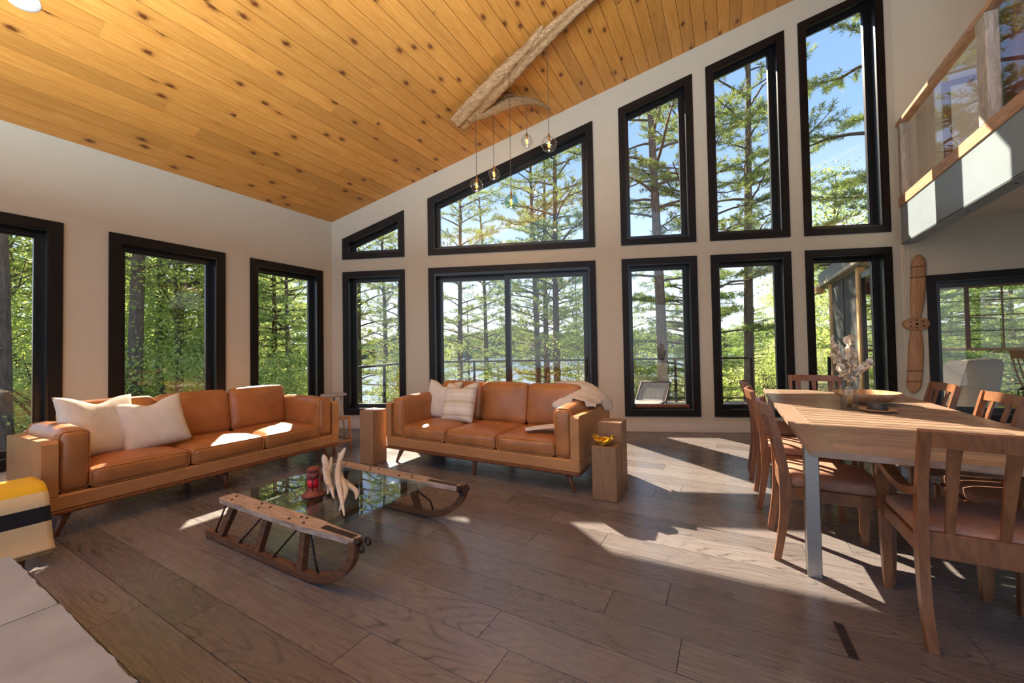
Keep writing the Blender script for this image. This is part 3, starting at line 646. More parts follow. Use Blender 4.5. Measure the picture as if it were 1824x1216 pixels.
# ------------------------------------------------------------------ sled coffee table
SLD = empty('sled_coffee_table', (0, 0, 0)); tag(SLD, 'antique wooden sled made into a glass topped coffee table', 'coffee table')
for y, yp, s in ((-2.75, -2.735, -1), (-1.855, -1.925, 1)):
    run = [(2.50, y, 0.030), (2.9, y, 0.028), (3.35, y, 0.028), (3.58, y, 0.031), (3.70, y, 0.050), (3.80, y, 0.088), (3.875, y, 0.142), (3.92, y, 0.20), (3.935, y, 0.25), (3.93, y, 0.285)]
    r = MB().ribbon([interp(run, t / 40) for t in range(41)], 0.036, 0.040, (0, 1, 0)).build('runner', 'sled_wood', SLD)
    sh = [(p[0], p[1], p[2] - 0.0225) for p in run[:7]]
    MB().ribbon([interp(sh, t / 24) for t in range(25)], 0.03, 0.005, (0, 1, 0)).build('runner_shoe', 'iron', r)
    for x in (2.62, 2.68, 2.98, 3.04, 3.2, 3.45, 3.52, 3.6): MB().lathe([(0.007, 0), (0.006, 0.003)], (x, y + s * 0.0, 0.048), 8).build('rivet', 'iron', r)
    for xb, xt in ((2.675, 2.80), (3.10, 3.175), (3.515, 3.525)):
        m = MB(); pth = [(xb, y, 0.045), (xb + (xt - xb) * 0.35, y + (yp - y) * 0.4, 0.12), (xb + (xt - xb) * 0.75, y + (yp - y) * 0.8, 0.20), (xt + 0.01, yp, 0.266)]
        m.ribbon([interp(pth, t / 10) for t in range(11)], 0.034, 0.046, (0, 1, 0)); m.build('upright', 'sled_wood', SLD)
        o = MB().box((xt - 0.045, yp - s * 0.02, 0.258), (0.06, 0.05, 0.03), bev=0.008).build('corbel', 'sled_wood', SLD)
    for xa, xb_ in ((2.60, 2.70), (2.90, 3.12), (3.26, 3.46)):
        m = MB(); m.tube([(xa, y, 0.055), (xb_, yp, 0.245)], 0.0055, 6); m.lathe([(0.011, 0), (0.011, 0.006), (0.006, 0.012), (0.006, 0.022)], (xa, y, 0.047), 8); m.build('brace_rod', 'iron', SLD)
    m = MB(); m.tube([(3.55, yp, 0.262), (3.585, yp, 0.20), (3.63, y, 0.12), (3.655, y, 0.062)], 0.0065, 6); m.lathe([(0.012, 0), (0.012, 0.007), (0.006, 0.014)], (3.655, y, 0.052), 8); m.build('brace_rod', 'iron', SLD)
    # top plank with the tapered nose
    pl = [(2.70, yp - 0.042), (2.74, yp - 0.052), (3.30, yp - 0.056), (3.60, yp - 0.050), (3.80, yp - 0.032), (3.94, yp - 0.026), (3.94, yp + 0.026), (3.80, yp + 0.032), (3.60, yp + 0.050), (3.30, yp + 0.056), (2.74, yp + 0.052), (2.70, yp + 0.042)]
    p = MB().prism(pl, 0.270, 0.298, plane='xy').build('side_plank', 'sled_plank', SLD)
    for x, dy in ((2.78, 0.02), (2.82, -0.025), (3.06, 0.025), (3.11, -0.02), (3.16, 0.02), (3.42, -0.025), (3.46, 0.02), (3.50, 0.026), (3.54, -0.02), (3.72, 0.0)):
        MB().lathe([(0.009, 0), (0.0085, 0.003), (0.004, 0.005)], (x, yp + dy, 0.298), 8).build('bolt_head', 'iron', p)
    m = MB(); m.box((3.80, yp, 0.2995), (0.24, 0.035, 0.004), bev=0.001); m.build('strap', 'iron', p)
    m = MB()
    for k_, (dx, dz) in enumerate(((0.0, 0.0), (0.02, -0.03), (0.05, 0.006))): 
        ring = [(3.945 + dx + 0.017 * math.cos(t * PI / 6), yp + (k_ - 1) * 0.014, 0.282 + dz + 0.017 * math.sin(t * PI / 6)) for t in range(13)]; m.tube(ring, 0.006, 6, True, False)
    m.box((3.935, yp, 0.275), (0.05, 0.045, 0.03), bev=0.008); m.build('nose_ring', 'iron', SLD)
for x in (2.80, 3.175, 3.525):
    MB().ribbon([(x, -2.71, 0.235), (x, -2.5, 0.247), (x, -2.33, 0.252), (x, -2.16, 0.247), (x, -1.95, 0.235)], 0.052, 0.034, (1, 0, 0)).build('cross_bar', 'sled_wood', SLD)
MB().box((3.22, -2.33, 0.290), (1.02, 0.70, 0.010), bev=0.001).build('glass_top', 'table_glass', SLD)

# lantern
LN = empty('railway_lantern', (3.20, -2.47, 0.296)); tag(LN, 'small rusty red lantern with a red lens on the glass table', 'lantern')
MB().lathe([(0.068, 0.0), (0.070, 0.006), (0.060, 0.014), (0.046, 0.026), (0.036, 0.036), (0.034, 0.05)], n=24).build('base', 'rust_red', LN)
MB().lathe([(0.030, 0.05), (0.037, 0.068), (0.038, 0.088), (0.031, 0.108)], n=20).build('lens', 'red_lens', LN)
MB().lathe([(0.034, 0.108), (0.040, 0.114), (0.040, 0.138), (0.034, 0.142), (0.034, 0.152), (0.037, 0.154), (0.037, 0.166), (0.026, 0.176), (0.001, 0.178)], n=24).build('chimney', 'rust_red', LN)
for k_ in range(6):
    a = PI * k_ / 3 + 0.3; MB().tube([(0.040 * math.cos(a), 0.040 * math.sin(a), 0.035), (0.046 * math.cos(a), 0.046 * math.sin(a), 0.078), (0.041 * math.cos(a), 0.041 * math.sin(a), 0.118)], 0.0028, 6).build('guard_wire', 'iron', LN)
MB().box((0.052, 0.01, 0.085), (0.014, 0.016, 0.10), bev=0.004).build('side_strap', 'rust_red', LN)
MB().tube([(0.045, 0, 0.12), (0.058, 0, 0.15), (0.052, 0, 0.125)], 0.003, 6).build('bail', 'iron', LN)
# bleached driftwood piece
BN = empty('bleached_driftwood', (3.2, -2.3, 0.296)); tag(BN, 'pale bleached driftwood piece beside the red lantern', 'driftwood')
m = MB(); rs = np.random.RandomState(9)
spines = [[(-0.42, 0.33, 0.10), (-0.30, 0.25, 0.085), (-0.12, 0.10, 0.07), (0.10, -0.06, 0.05), (0.30, -0.19, 0.03), (0.48, -0.31, 0.012)], [(-0.36, 0.22, 0.10), (-0.22, 0.10, 0.07), (-0.08, -0.02, 0.05), (0.08, -0.10, 0.03), (0.20, -0.17, 0.012)], [(-0.2, 0.16, 0.06), (0.02, 0.02, 0.045), (0.22, -0.10, 0.035), (0.40, -0.28, 0.012)],
          [(-0.16, 0.02, 0.13), (-0.12, 0.0, 0.08), (0.0, -0.06, 0.035), (0.10, -0.14, 0.012)], [(-0.30, 0.30, 0.16), (-0.28, 0.24, 0.10), (-0.18, 0.14, 0.05)], [(-0.10, 0.09, 0.03), (0.10, 0.0, 0.03), (0.24, -0.04, 0.02), (0.34, -0.12, 0.012)], [(-0.34, 0.14, 0.14), (-0.26, 0.10, 0.09), (-0.14, 0.02, 0.05)]]
for q, sp in enumerate(spines):
    g_ = gnarl([Vector(p) for p in sp], [0.006, 0.017, 0.021, 0.018, 0.012, 0.003], 22, 40 + q, 12, 0.22, 0.6); m.add([(p[0], p[1], max(p[2], 0.001)) for p in g_.v], g_.f, True)
m.build('branches', 'bone', BN)

# ------------------------------------------------------------------ hearth and folded blanket
HE = MB().box((4.10, -4.17, 0.115), (2.86, 1.12, 0.23)).build('hearth', 'mortar'); tag(HE, 'grey stone slab hearth in the near left corner', 'hearth')
rs = random.Random(3)
for i, x in enumerate((2.66, 3.385, 4.10, 4.82)):
    for j, (yy, dy) in enumerate(((-3.90, 0.60), (-4.46, 0.5))):
        x1 = (2.66, 3.385, 4.10, 4.82, 5.54)[i + 1] - 0.008; n = 16; top = []
        poly = [(x, yy - dy / 2)] + [(x1, yy - dy / 2)] + [(x1 - (x1 - x) * t / n, yy + dy / 2 + rs.uniform(-0.004, 0.004) + 0.01) for t in range(n + 1)]
        o = MB().prism(poly, 0.225, 0.30 + rs.uniform(-0.002, 0.002), plane='xy').build('stone_slab', 'hearth_stone', HE)
BR = empty('blanket_bench', (1.80, -3.56, 0)); tag(BR, 'low dark wooden stool under the folded camp blanket', 'stool')
MB().box((0, 0, 0.39), (0.30, 0.28, 0.025), bev=0.004).build('seat', 'walnut', BR)
for sx_ in (-1, 1):
    for sy_ in (-1, 1): MB().box((sx_ * 0.13, sy_ * 0.12, 0.19), (0.03, 0.03, 0.38), bev=0.003).build('leg', 'walnut', BR)
FB = empty('camp_blanket', (1.815, -3.56, 0.255)); tag(FB, 'folded cream wool blanket with a broad black stripe', 'blanket')
for lay in range(3):
    def drape(u, v, lay=lay):
        prof = [(-0.17 - 0.01 * lay, -0.05), (-0.172 - 0.01 * lay, 0.10), (-0.15, 0.158 + 0.014 * lay), (0.0, 0.163 + 0.014 * lay), (0.12, 0.160 + 0.014 * lay), (0.165 + 0.012 * lay, 0.12), (0.175 + 0.016 * lay, 0.02), (0.195 + 0.018 * lay, -0.10), (0.225 + 0.02 * lay, -0.195 + 0.015 * lay)]
        p = interp([(a, 0, b) for a, b in prof], u); y = (-0.19 + 0.39 * v) * (1 + 0.14 * max(0, u - 0.5)) + 0.004 * lay
        return (p.x + 0.008 * math.sin(6 * v + lay) * max(0, u - 0.6) * 2, y, p.z + 0.003 * math.sin(5 * v + 2 * lay))
    sheet('blanket_fold', drape, 30, 14, 'camp_blanket', FB, 0.010)

# ------------------------------------------------------------------ small stands by the corner
ST_ = empty('wooden_stand', (1.30, -0.93, 0)); tag(ST_, 'small wooden stand at the far end of the longer sofa', 'stand')
for sx_ in (-1, 1):
    for sy_ in (-1, 1): MB().tube([(sx_ * 0.155, sy_ * 0.115, 0), (sx_ * 0.145, sy_ * 0.105, 0.42)], [0.013, 0.015], 8).build('leg', 'stool_wood', ST_)
MB().box((0, 0, 0.40), (0.27, 0.2, 0.022), bev=0.004).build('top', 'stool_wood', ST_)
for sy_ in (-1, 1): MB().box((0, sy_ * 0.11, 0.15), (0.29, 0.018, 0.022), bev=0.003).build('stretcher', 'stool_wood', ST_)
for sx_ in (-1, 1): MB().box((sx_ * 0.15, 0, 0.13), (0.018, 0.21, 0.022), bev=0.003).build('stretcher', 'stool_wood', ST_)
RT = empty('round_side_table', (0.68, -0.48, 0)); tag(RT, 'small grey topped round table in the room corner', 'table')
MB().lathe([(0.001, 0.60), (0.165, 0.60), (0.17, 0.607), (0.17, 0.618), (0.165, 0.625), (0.001, 0.625)], n=28).build('table_top', 'grey_wood', RT)
for k_ in range(3):
    a = 2 * PI * k_ / 3 + 0.4; MB().tube([(0.11 * math.cos(a), 0.11 * math.sin(a), 0.60), (0.16 * math.cos(a), 0.16 * math.sin(a), 0.0)], [0.016, 0.012], 8).build('leg', 'grey_wood', RT)
MB().lathe([(0.001, 0.30), (0.10, 0.30), (0.10, 0.315), (0.001, 0.315)], n=20).build('lower_shelf', 'grey_wood', RT)

# ------------------------------------------------------------------ dining table
TX0, TX1, TY0, TY1, TZ = 5.855, 6.93, -1.82, 1.09, 0.72
TB = empty('dining_table', ((TX0 + TX1) / 2, (TY0 + TY1) / 2, 0)); tag(TB, 'long slatted teak dining table on brushed steel legs', 'dining table')
hx, hy = (TX1 - TX0) / 2, (TY1 - TY0) / 2; fb = 0.105
for s in (-1, 1):
    MB().prism([(-hx, s * hy), (hx, s * hy), (hx - fb, s * (hy - fb)), (-hx + fb, s * (hy - fb))][::s], TZ - 0.028, TZ, plane='xy').build('end_board', 'teak', TB)
    b_ = MB().prism([(s * hx, -hy), (s * hx, hy), (s * (hx - fb), hy - fb), (s * (hx - fb), -hy + fb)][::s], TZ - 0.028, TZ, plane='xy').build('side_board', 'teak', TB)
ns = 27; pit = (2 * hy - 2 * fb) / ns; sm = MB().box((0, 0, 0), (2 * hx - 2 * fb - 0.003, pit - 0.016, 0.022), bev=0.003).mesh('slat')
for i in range(ns):
    o = link('slat', sm, 'teak', TB); o.location = (0, -hy + fb + (i + 0.5) * pit, TZ - 0.011)
for s in (-1, 1):
    MB().box((s * (hx - 0.07), 0, TZ - 0.0505), (0.03, 2 * hy - 0.5, 0.045)).build('side_apron', 'teak', TB)
    MB().box((0, s * (hy - 0.28), TZ - 0.0505), (2 * hx - 0.16, 0.03, 0.045)).build('end_apron', 'teak', TB)
    MB().box((s * 0.17, 0, TZ - 0.036), (0.05, 2 * hy - 0.3, 0.02)).build('batten', 'teak', TB)
    for t in (-1, 1): MB().box((s * (hx - 0.045), t * (hy - 0.34), (TZ - 0.03) / 2), (0.062, 0.062, TZ - 0.03), bev=0.003).build('leg', 'steel', TB)

# ------------------------------------------------------------------ dining chairs
def make_chair(arms=False, slats=4):
    Cc = empty('dining_armchair' if arms else 'dining_chair'); hw = 0.215 if not arms else 0.225
    for s in (-1, 1):
        pth = [(s * (hw - 0.01), -0.25 if not arms else -0.238, 0.0), (s * hw, -0.225, 0.16), (s * hw, -0.205, 0.32), (s * hw, -0.205, 0.46), (s * hw, -0.228, 0.66), (s * hw, -0.275, 0.862)]
        MB().ribbon([interp(pth, t / 18) for t in range(19)], [0.032] * 19, [0.034 + 0.020 * math.exp(-((t - 9) / 4) ** 2) for t in range(19)], (1, 0, 0)).build('back_post', 'chair_wood', Cc)
        top = 0.61 if arms else 0.40
        pth = [(s * (hw - 0.004), 0.222, 0.0), (s * hw, 0.222, 0.2), (s * hw, 0.222, 0.40)]
        if arms: pth += [(s * (hw + 0.012), 0.205, 0.52), (s * (hw + 0.012), 0.19, 0.605)]
        MB().ribbon([interp(pth, t / 12) for t in range(13)], [0.030 + 0.012 * min(1, t / 5) for t in range(13)], [0.030 + 0.014 * min(1, t / 5) for t in range(13)], (1, 0, 0)).build('front_leg', 'chair_wood', Cc)
        if arms:
            pth = [(s * (hw + 0.012), 0.235, 0.612), (s * (hw + 0.016), 0.14, 0.628), (s * (hw + 0.016), 0.0, 0.598), (s * (hw + 0.008), -0.12, 0.585), (s * hw, -0.225, 0.615)]
            MB().ribbon([interp(pth, t / 14) for t in range(15)], [0.055 - 0.022 * t / 14 for t in range(15)], 0.030, (1, 0, 0)).build('armrest', 'chair_wood', Cc)
        MB().box((s * (hw - 0.002), 0.01, 0.385), (0.024, 0.42, 0.062), bev=0.003).build('side_rail', 'chair_wood', Cc)
    MB().box((0, 0.222, 0.385), (2 * hw - 0.03, 0.024, 0.062), bev=0.003).build('front_rail', 'chair_wood', Cc)
    MB().box((0, -0.205, 0.405), (2 * hw - 0.03, 0.024, 0.10), bev=0.003).build('rear_rail', 'chair_wood', Cc)
    st = rounded((2 * hw + 0.004, 0.42, 0.062), 0.022, (0, 0, 0.012), 8).build('seat', 'seat_fabric', Cc); st.location = (0, 0.015, 0.443)
    pts = [(-hw - 0.016 + (2 * hw + 0.032) * t / 12, -0.262 - 0.042 * math.sin(PI * t / 12), 0.833) for t in range(13)]
    MB().ribbon(pts, 0.064, 0.024, (0, -0.2, 1)).build('top_rail', 'chair_wood', Cc)
    for q in range(slats):
        x = (q - (slats - 1) / 2) * (2 * hw) / (slats + 0.1); cv = 0.042 * math.cos(x / hw * PI / 2)
        MB().ribbon([(x, -0.208, 0.45), (x, -0.225 - cv * 0.3, 0.58), (x, -0.236 - cv * 0.7, 0.70), (x, -0.258 - cv * 0.95, 0.805)], [0.026, 0.030, 0.036, 0.040], 0.012, (1, 0, 0)).build('slat', 'chair_wood', Cc)
    return Cc
CH = make_chair(False, 3); GRP = 'dining chairs around the teak table'
spots = [((5.998, -1.175), -PI / 2, 'side chair on the left of the table, nearest the steel leg'), ((5.955, -0.43), -PI / 2, 'side chair on the left of the table, second of three'), ((5.935, 0.296), -PI / 2, 'side chair on the left of the table, farthest of three'),
         ((6.775, -1.165), PI / 2, 'side chair on the right of the table, next to the armchair'), ((6.79, -0.335), PI / 2, 'side chair on the right of the table with a shaded dark back'), ((6.79, 0.46), PI / 2, 'side chair on the right of the table with a sunlit back'),
         ((6.34, 1.03), PI, 'dining chair at the far head of the table')]
for i, (xy, rz, lab) in enumerate(spots):
    c = CH if i == 0 else copy_tree(CH); c.location = (xy[0], xy[1], 0); c.rotation_euler = (0, 0, rz); tag(c, lab, 'chair', GRP)
AC = make_chair(True, 3); AC.location = (6.418, -1.665, 0); tag(AC, 'wooden armchair at the near head of the table', 'armchair', GRP)

# ------------------------------------------------------------------ on the table
BW = empty('wooden_bowl', (6.49, 0.08, TZ)); tag(BW, 'wide turned wooden bowl on the dining table', 'bowl')
MB().lathe([(0.001, 0.0), (0.075, 0.0), (0.14, 0.030), (0.19, 0.066), (0.212, 0.094), (0.205, 0.096), (0.18, 0.070), (0.13, 0.040), (0.07, 0.014), (0.001, 0.012)], n=40).build('shell', 'bowl_wood', BW)
MB().lathe([(0.07, -0.0), (0.074, 0.0), (0.074, 0.006), (0.07, 0.006)], n=30).build('foot_ring', 'bowl_wood', BW)
VS = empty('glass_vase', (6.305, -0.30, TZ)); tag(VS, 'clear glass vase on the dining table', 'vase')
MB().lathe([(0.001, 0.012), (0.046, 0.012), (0.0485, 0.14), (0.046, 0.168), (0.034, 0.180), (0.030, 0.186), (0.034, 0.192), (0.037, 0.192), (0.034, 0.186), (0.038, 0.180), (0.050, 0.168), (0.053, 0.14), (0.050, 0.0), (0.001, 0.0)], n=28).build('vessel', 'vase_glass', VS)
MB().lathe([(0.001, 0.0), (0.048, 0.0), (0.046, 0.012), (0.001, 0.012)], n=28).build('base', 'vase_glass', VS)
DF = empty('dried_lunaria', (6.305, -0.30, TZ + 0.014)); tag(DF, 'dried cream seed-pod stems standing in the glass vase', 'dried flowers')
rs = np.random.RandomState(12); leafm = MB()
ell = [(0.5 * math.cos(a) * 0.72, 0.004 * math.sin(2 * a), 0.5 + 0.5 * math.sin(a)) for a in np.linspace(-PI / 2, 1.5 * PI, 13)[:-1]]
leafm.add([(p[0], p[1], p[2]) for p in ell] + [(0, 0.09, 0.5)], [(i, (i + 1) % 12, 12) for i in range(12)], False); lm = leafm.mesh('pod')
stems = []
for q in range(9):
    a = 2 * PI * q / 9 + 0.3; sp = 0.045 + 0.085 * rs.rand(); hgt = 0.50 - 0.17 * (q % 3) / 2 - 0.05 * rs.rand()
    if q == 0: sp, hgt = 0.02, 0.50
    pts = [(0.012 * math.cos(a + 2), 0.012 * math.sin(a + 2), 0.0), (0.004 * math.cos(a), 0.004 * math.sin(a), 0.17), (sp * 0.55 * math.cos(a), sp * 0.55 * math.sin(a), 0.17 + (hgt - 0.17) * 0.55), (sp * math.cos(a), sp * math.sin(a), hgt)]
    s_ = MB().tube([interp(pts, t / 10) for t in range(11)], [0.0028 - 0.0015 * t / 10 for t in range(11)], 6).build('stem', 'brass', DF); tag(s_, 'thin dry stalk')
    for k_ in range(24):
        t = 0.40 + 0.60 * k_ / 23; p = interp(pts, t); l = link('seed_pod', lm, 'petal', s_); l.location = p
        l.scale = (1, 1, 1); sz = 0.052 + 0.028 * rs.rand(); l.scale = (sz, sz, sz)
        l.rotation_euler = (rs.uniform(0.5, 1.7), 0, rs.uniform(0, 2 * PI)); l.rotation_mode = 'ZXY'
PT = MB().lathe([(0.001, 0.004), (0.055, 0.0), (0.085, 0.006), (0.103, 0.016), (0.100, 0.019), (0.08, 0.011), (0.001, 0.010)], n=32).build('wooden_plate', 'bowl_wood'); PT.location = (6.445, -0.365, TZ + 0.001); tag(PT, 'small wooden plate under the black candle', 'plate')
CD = MB().lathe([(0.001, 0.0), (0.056, 0.0), (0.057, 0.004), (0.052, 0.046), (0.048, 0.050), (0.001, 0.050)], n=30).build('black_candle', 'black_wax'); CD.location = (6.445, -0.365, TZ + 0.0115); tag(CD, 'squat round black candle on the wooden plate', 'candle')

# ------------------------------------------------------------------ propeller
PR = empty('propeller', (7.672, YR - 0.03, 1.445)); tag(PR, 'old wooden aircraft propeller hung upright on the wall', 'propeller')
for s in (1, -1):
    V = []; F = []; n = 18
    for t in range(n + 1):
        f = t / n; z = s * (0.04 + 0.86 * f); wd = 0.068 - 0.020 * math.exp(-((f - 0.02) / 0.18) ** 2) + 0.006 * math.sin(PI * f)
        if f > 0.86: wd *= math.sqrt(max(0.02, 1 - ((f - 0.86) / 0.145) ** 2))
        tw = s * 0.25 * (1 - f) + 0.05; cx = 0.05 * f * s + 0.008 * math.sin(3 * f)
        for a in range(12):
            an = 2 * PI * a / 12; x = wd * math.cos(an); y = 0.014 * math.sin(an); V.append((cx + x * math.cos(tw), y * math.cos(tw) + x * math.sin(tw) * 0.35, z))
    for t in range(n):
        for a in range(12): F.append((t * 12 + a, t * 12 + (a + 1) % 12, (t + 1) * 12 + (a + 1) % 12, (t + 1) * 12 + a))
    F.append(tuple(range(12))); F.append(tuple(n * 12 + a for a in range(12)))
    bl = MB().add(V, F, True).build('blade', 'propeller_wood', PR)
    for f in (0.66, 0.82):
        z = s * (0.04 + 0.86 * f); cx = 0.05 * f * s; MB().box((cx, -0.003, z), (0.150 if f < 0.7 else 0.142, 0.036, 0.007), bev=0.002).build('repair_band', 'iron', bl)
hb = MB(); hb.lathe([(0.001, -0.025), (0.115, -0.025), (0.126, -0.018), (0.128, 0.018), (0.115, 0.028), (0.001, 0.028)], n=28, sy=0.68); o = hb.build('hub', 'propeller_wood', PR); o.rotation_euler = (PI / 2, 0, 0)
for x, z in ((0, 0), (-0.06, 0.03), (0.06, 0.03), (-0.06, -0.03), (0.06, -0.03), (0, 0.05), (0, -0.05)):
    q = MB().lathe([(0.016 if (x, z) == (0, 0) else 0.010, 0.0), (0.016 if (x, z) == (0, 0) else 0.010, 0.004)], n=10).build('bolt_hole', 'iron', o); q.location = (x, z, 0.026)

# ------------------------------------------------------------------ driftwood pendant light
DW = empty('driftwood_pendant_light', (3.3, 0.1, 4.5)); tag(DW, 'driftwood log ceiling light with five hanging glass globes', 'pendant light')
O = Vector((3.3, 0.1, 4.5))
def rel(pts): return [Vector(p) - O for p in pts]
def ceil_pt(x, y, off): return (x, y, roof_z(x) - off)
gnarl(rel([ceil_pt(2.46, 0.10, 0.10), ceil_pt(2.9, 0.05, 0.11), ceil_pt(3.35, 0.02, 0.11), ceil_pt(3.8, 0.03, 0.09), ceil_pt(4.3, 0.06, 0.065), ceil_pt(4.85, 0.16, 0.05)]), [0.125, 0.13, 0.12, 0.09, 0.065, 0.035], 46, 3, 22, 0.24, 0.75).build('log', 'driftwood', DW)
gnarl(rel([ceil_pt(2.62, 0.10, 0.16), ceil_pt(2.85, 0.22, 0.17), ceil_pt(3.10, 0.40, 0.14), ceil_pt(3.27, 0.62, 0.12), ceil_pt(3.36, 0.80, 0.13), ceil_pt(3.43, 0.97, 0.16)]), [0.05, 0.07, 0.066, 0.052, 0.034, 0.010], 28, 8, 16, 0.22).build('branch', 'driftwood', DW)
gnarl(rel([ceil_pt(2.95, 0.22, 0.09), ceil_pt(3.06, 0.33, 0.06), ceil_pt(3.14, 0.42, 0.05)]), [0.04, 0.05, 0.02], 12, 5, 10).build('branch_stub', 'driftwood', DW)
gnarl(rel([ceil_pt(3.35, -0.06, 0.16), ceil_pt(3.6, -0.06, 0.12), ceil_pt(3.8, -0.07, 0.05)]), [0.03, 0.05, 0.03], 14, 6, 10).build('knot_ridge', 'driftwood', DW)
for x, y, zc, zb_, r, mt in ((2.789, 0.048, 4.20, 3.298, 0.082, 'globe_glass'), (2.893, 0.305, 4.30, 3.518, 0.076, 'globe_glass'), (3.325, -0.02, 4.52, 2.960, 0.083, 'aqua_glass'), (3.222, 0.634, 4.49, 4.014, 0.082, 'globe_glass'), (3.78, 0.083, 4.76, 3.570, 0.088, 'globe_glass')):
    c = Vector((x, y, zb_)) - O; top = Vector((x, y, zc)) - O
    MB().tube([c + Vector((0, 0, r + 0.02)), top], 0.0035, 6).build('cord', 'cord', DW)
    g = MB().sphere((0, 0, 0), r, 16).build('globe', mt, DW); g.location = c
    MB().lathe([(0.004, 0.045), (0.011, 0.030), (0.014, 0.0), (0.014, -0.045)], (0, 0, r - 0.005), 12).build('socket', 'brass', g)
    MB().lathe([(0.001, 0.035), (0.010, 0.028), (0.013, 0.0), (0.012, -0.025), (0.004, -0.042)], (0, 0, -0.002), 12).build('bulb', 'filament', g)
    li = bpy.data.lights.new('bulb_light', 'POINT'); li.energy = 2.2; li.color = (1, 0.55, 0.2); li.shadow_soft_size = 0.02; lo = bpy.data.objects.new('bulb_light', li); COL.objects.link(lo); lo.parent = g; lo.location = (0, 0, -r - 0.03)

# recessed ceiling light, outlet, floor vent
x, y = 1.165, -3.33
RL = empty('recessed_ceiling_light', (x, y, roof_z(x))); RL.rotation_euler = (0, -math.atan(SL), 0); tag(RL, 'round recessed light in the pine ceiling at the top left', 'ceiling light')
MB().lathe([(0.052, -0.004), (0.085, -0.004), (0.088, 0.0), (0.052, 0.0)], n=28).build('trim_ring', 'white_plastic', RL)
MB().lathe([(0.001, -0.001), (0.052, -0.001), (0.052, 0.0), (0.001, 0.0)], n=24).build('diffuser', 'lens_white', RL)
OU = empty('wall_outlet', (5.80 / 1, 5.80 * TT, 0.072), TH); tag(OU, 'white outlet cover in the baseboard by the left chairs', 'outlet')
MB().box((0, -0.022, 0), (0.075, 0.006, 0.045), bev=0.002).build('cover', 'white_plastic', OU)
for s in (-1, 1): MB().box((s * 0.018, -0.0255, 0), (0.022, 0.003, 0.026), bev=0.001).build('socket', 'lens_white', OU)
FV = empty('floor_vent', (5.925, -1.98, 0.0), 0.04); tag(FV, 'narrow dark floor register in front of the armchair', 'vent')
MB().box((0, 0, 0.0012), (0.033, 0.215, 0.0024)).build('plate', 'vent_dark', FV)
for q in range(9): MB().box((0, -0.09 + q * 0.0225, 0.003), (0.022, 0.006, 0.0016)).build('slot', 'iron', FV)

# ------------------------------------------------------------------ outdoors: ground, lake, far shore
CX, CY = 5.545, -4.032
def sstep(a, b, x): t = min(1.0, max(0.0, (x - a) / (b - a))); return t * t * (3 - 2 * t)
def ground_z(x, y):
    r = math.hypot(x - CX, y - CY); az = math.degrees(math.atan2(y - CY, x - CX)); az = az if az > -90 else az + 360
    L = sstep(84, 97, az) * (1 - sstep(143, 152, az))
    return -1.15 - L * 6.2 * sstep(9, 36, r) + (1 - L) * (3.2 * sstep(14, 60, r)) + 0.12 * math.sin(0.9 * x) * math.cos(0.7 * y)
V = []; F = []; azs = np.radians(np.linspace(15, 235, 56)); rs_ = [1.0, 4, 6, 8, 10, 12, 14, 17, 20, 24, 28, 32, 36, 42, 50, 62, 80, 110]
for a in azs:
    for r in rs_:
        x = CX + r * math.cos(a); y = CY + r * math.sin(a); V.append((x, y, ground_z(x, y)))
n = len(rs_)
for i in range(len(azs) - 1):
    for j in range(n - 1): F.append((i * n + j, (i + 1) * n + j, (i + 1) * n + j + 1, i * n + j + 1))
o = MB().add(V, F, True).build('ground', 'ground_litter'); tag(o, 'sloping forest floor outside the windows', kind='structure')
m = MB(); m.add([(-1500, -200, -7.0), (900, -200, -7.0), (900, 1500, -7.0), (-1500, 1500, -7.0)], [(0, 1, 2, 3)]); o = m.build('lake', 'lake_water'); tag(o, 'calm blue lake beyond the pine trunks', kind='structure')
def ridge_h(az, k): return (14 + 7 * math.sin(az * 9 + k) + 5 * math.sin(az * 21 + 2 * k) + 3 * math.sin(az * 43)) * (1.0 if k else 0.8)
V = []; F = []; hs = []
A = np.radians(np.linspace(40, 190, 120))
for a in A:
    d = 470 + 60 * math.sin(a * 5); h = max(4, ridge_h(a, 1) + 9 * math.exp(-((math.degrees(a) - 108) / 14) ** 2))
    for q, (rr, zz) in enumerate(((0, -7.2), (14, -3), (60, 0.45 * h), (140, h * 0.9), (240, h), (420, h * 0.6))): V.append((CX + (d + rr) * math.cos(a), CY + (d + rr) * math.sin(a), zz))
for i in range(len(A) - 1):
    for j in range(5): F.append((i * 6 + j, (i + 1) * 6 + j, (i + 1) * 6 + j + 1, i * 6 + j + 1))
o = MB().add(V, F, True).build('far_shore', 'far_hill'); tag(o, 'distant hills across the lake', kind='structure')
rs = np.random.RandomState(2); VV = []; TTs = []; base = 0
ico = np.array([(0, 0, 1.0), (0.85, 0, 0.25), (0.26, 0.8, 0.3), (-0.7, 0.5, 0.2), (-0.7, -0.5, 0.3), (0.26, -0.8, 0.2), (0.5, 0.36, -0.6), (-0.2, 0.6, -0.6), (-0.6, 0, -0.6), (-0.2, -0.6, -0.6), (0.5, -0.36, -0.6)])
it = np.array([(0, 1, 2), (0, 2, 3), (0, 3, 4), (0, 4, 5), (0, 5, 1), (1, 6, 2), (2, 6, 7), (2, 7, 3), (3, 7, 8), (3, 8, 4), (4, 8, 9), (4, 9, 5), (5, 9, 10), (5, 10, 1), (1, 10, 6)])
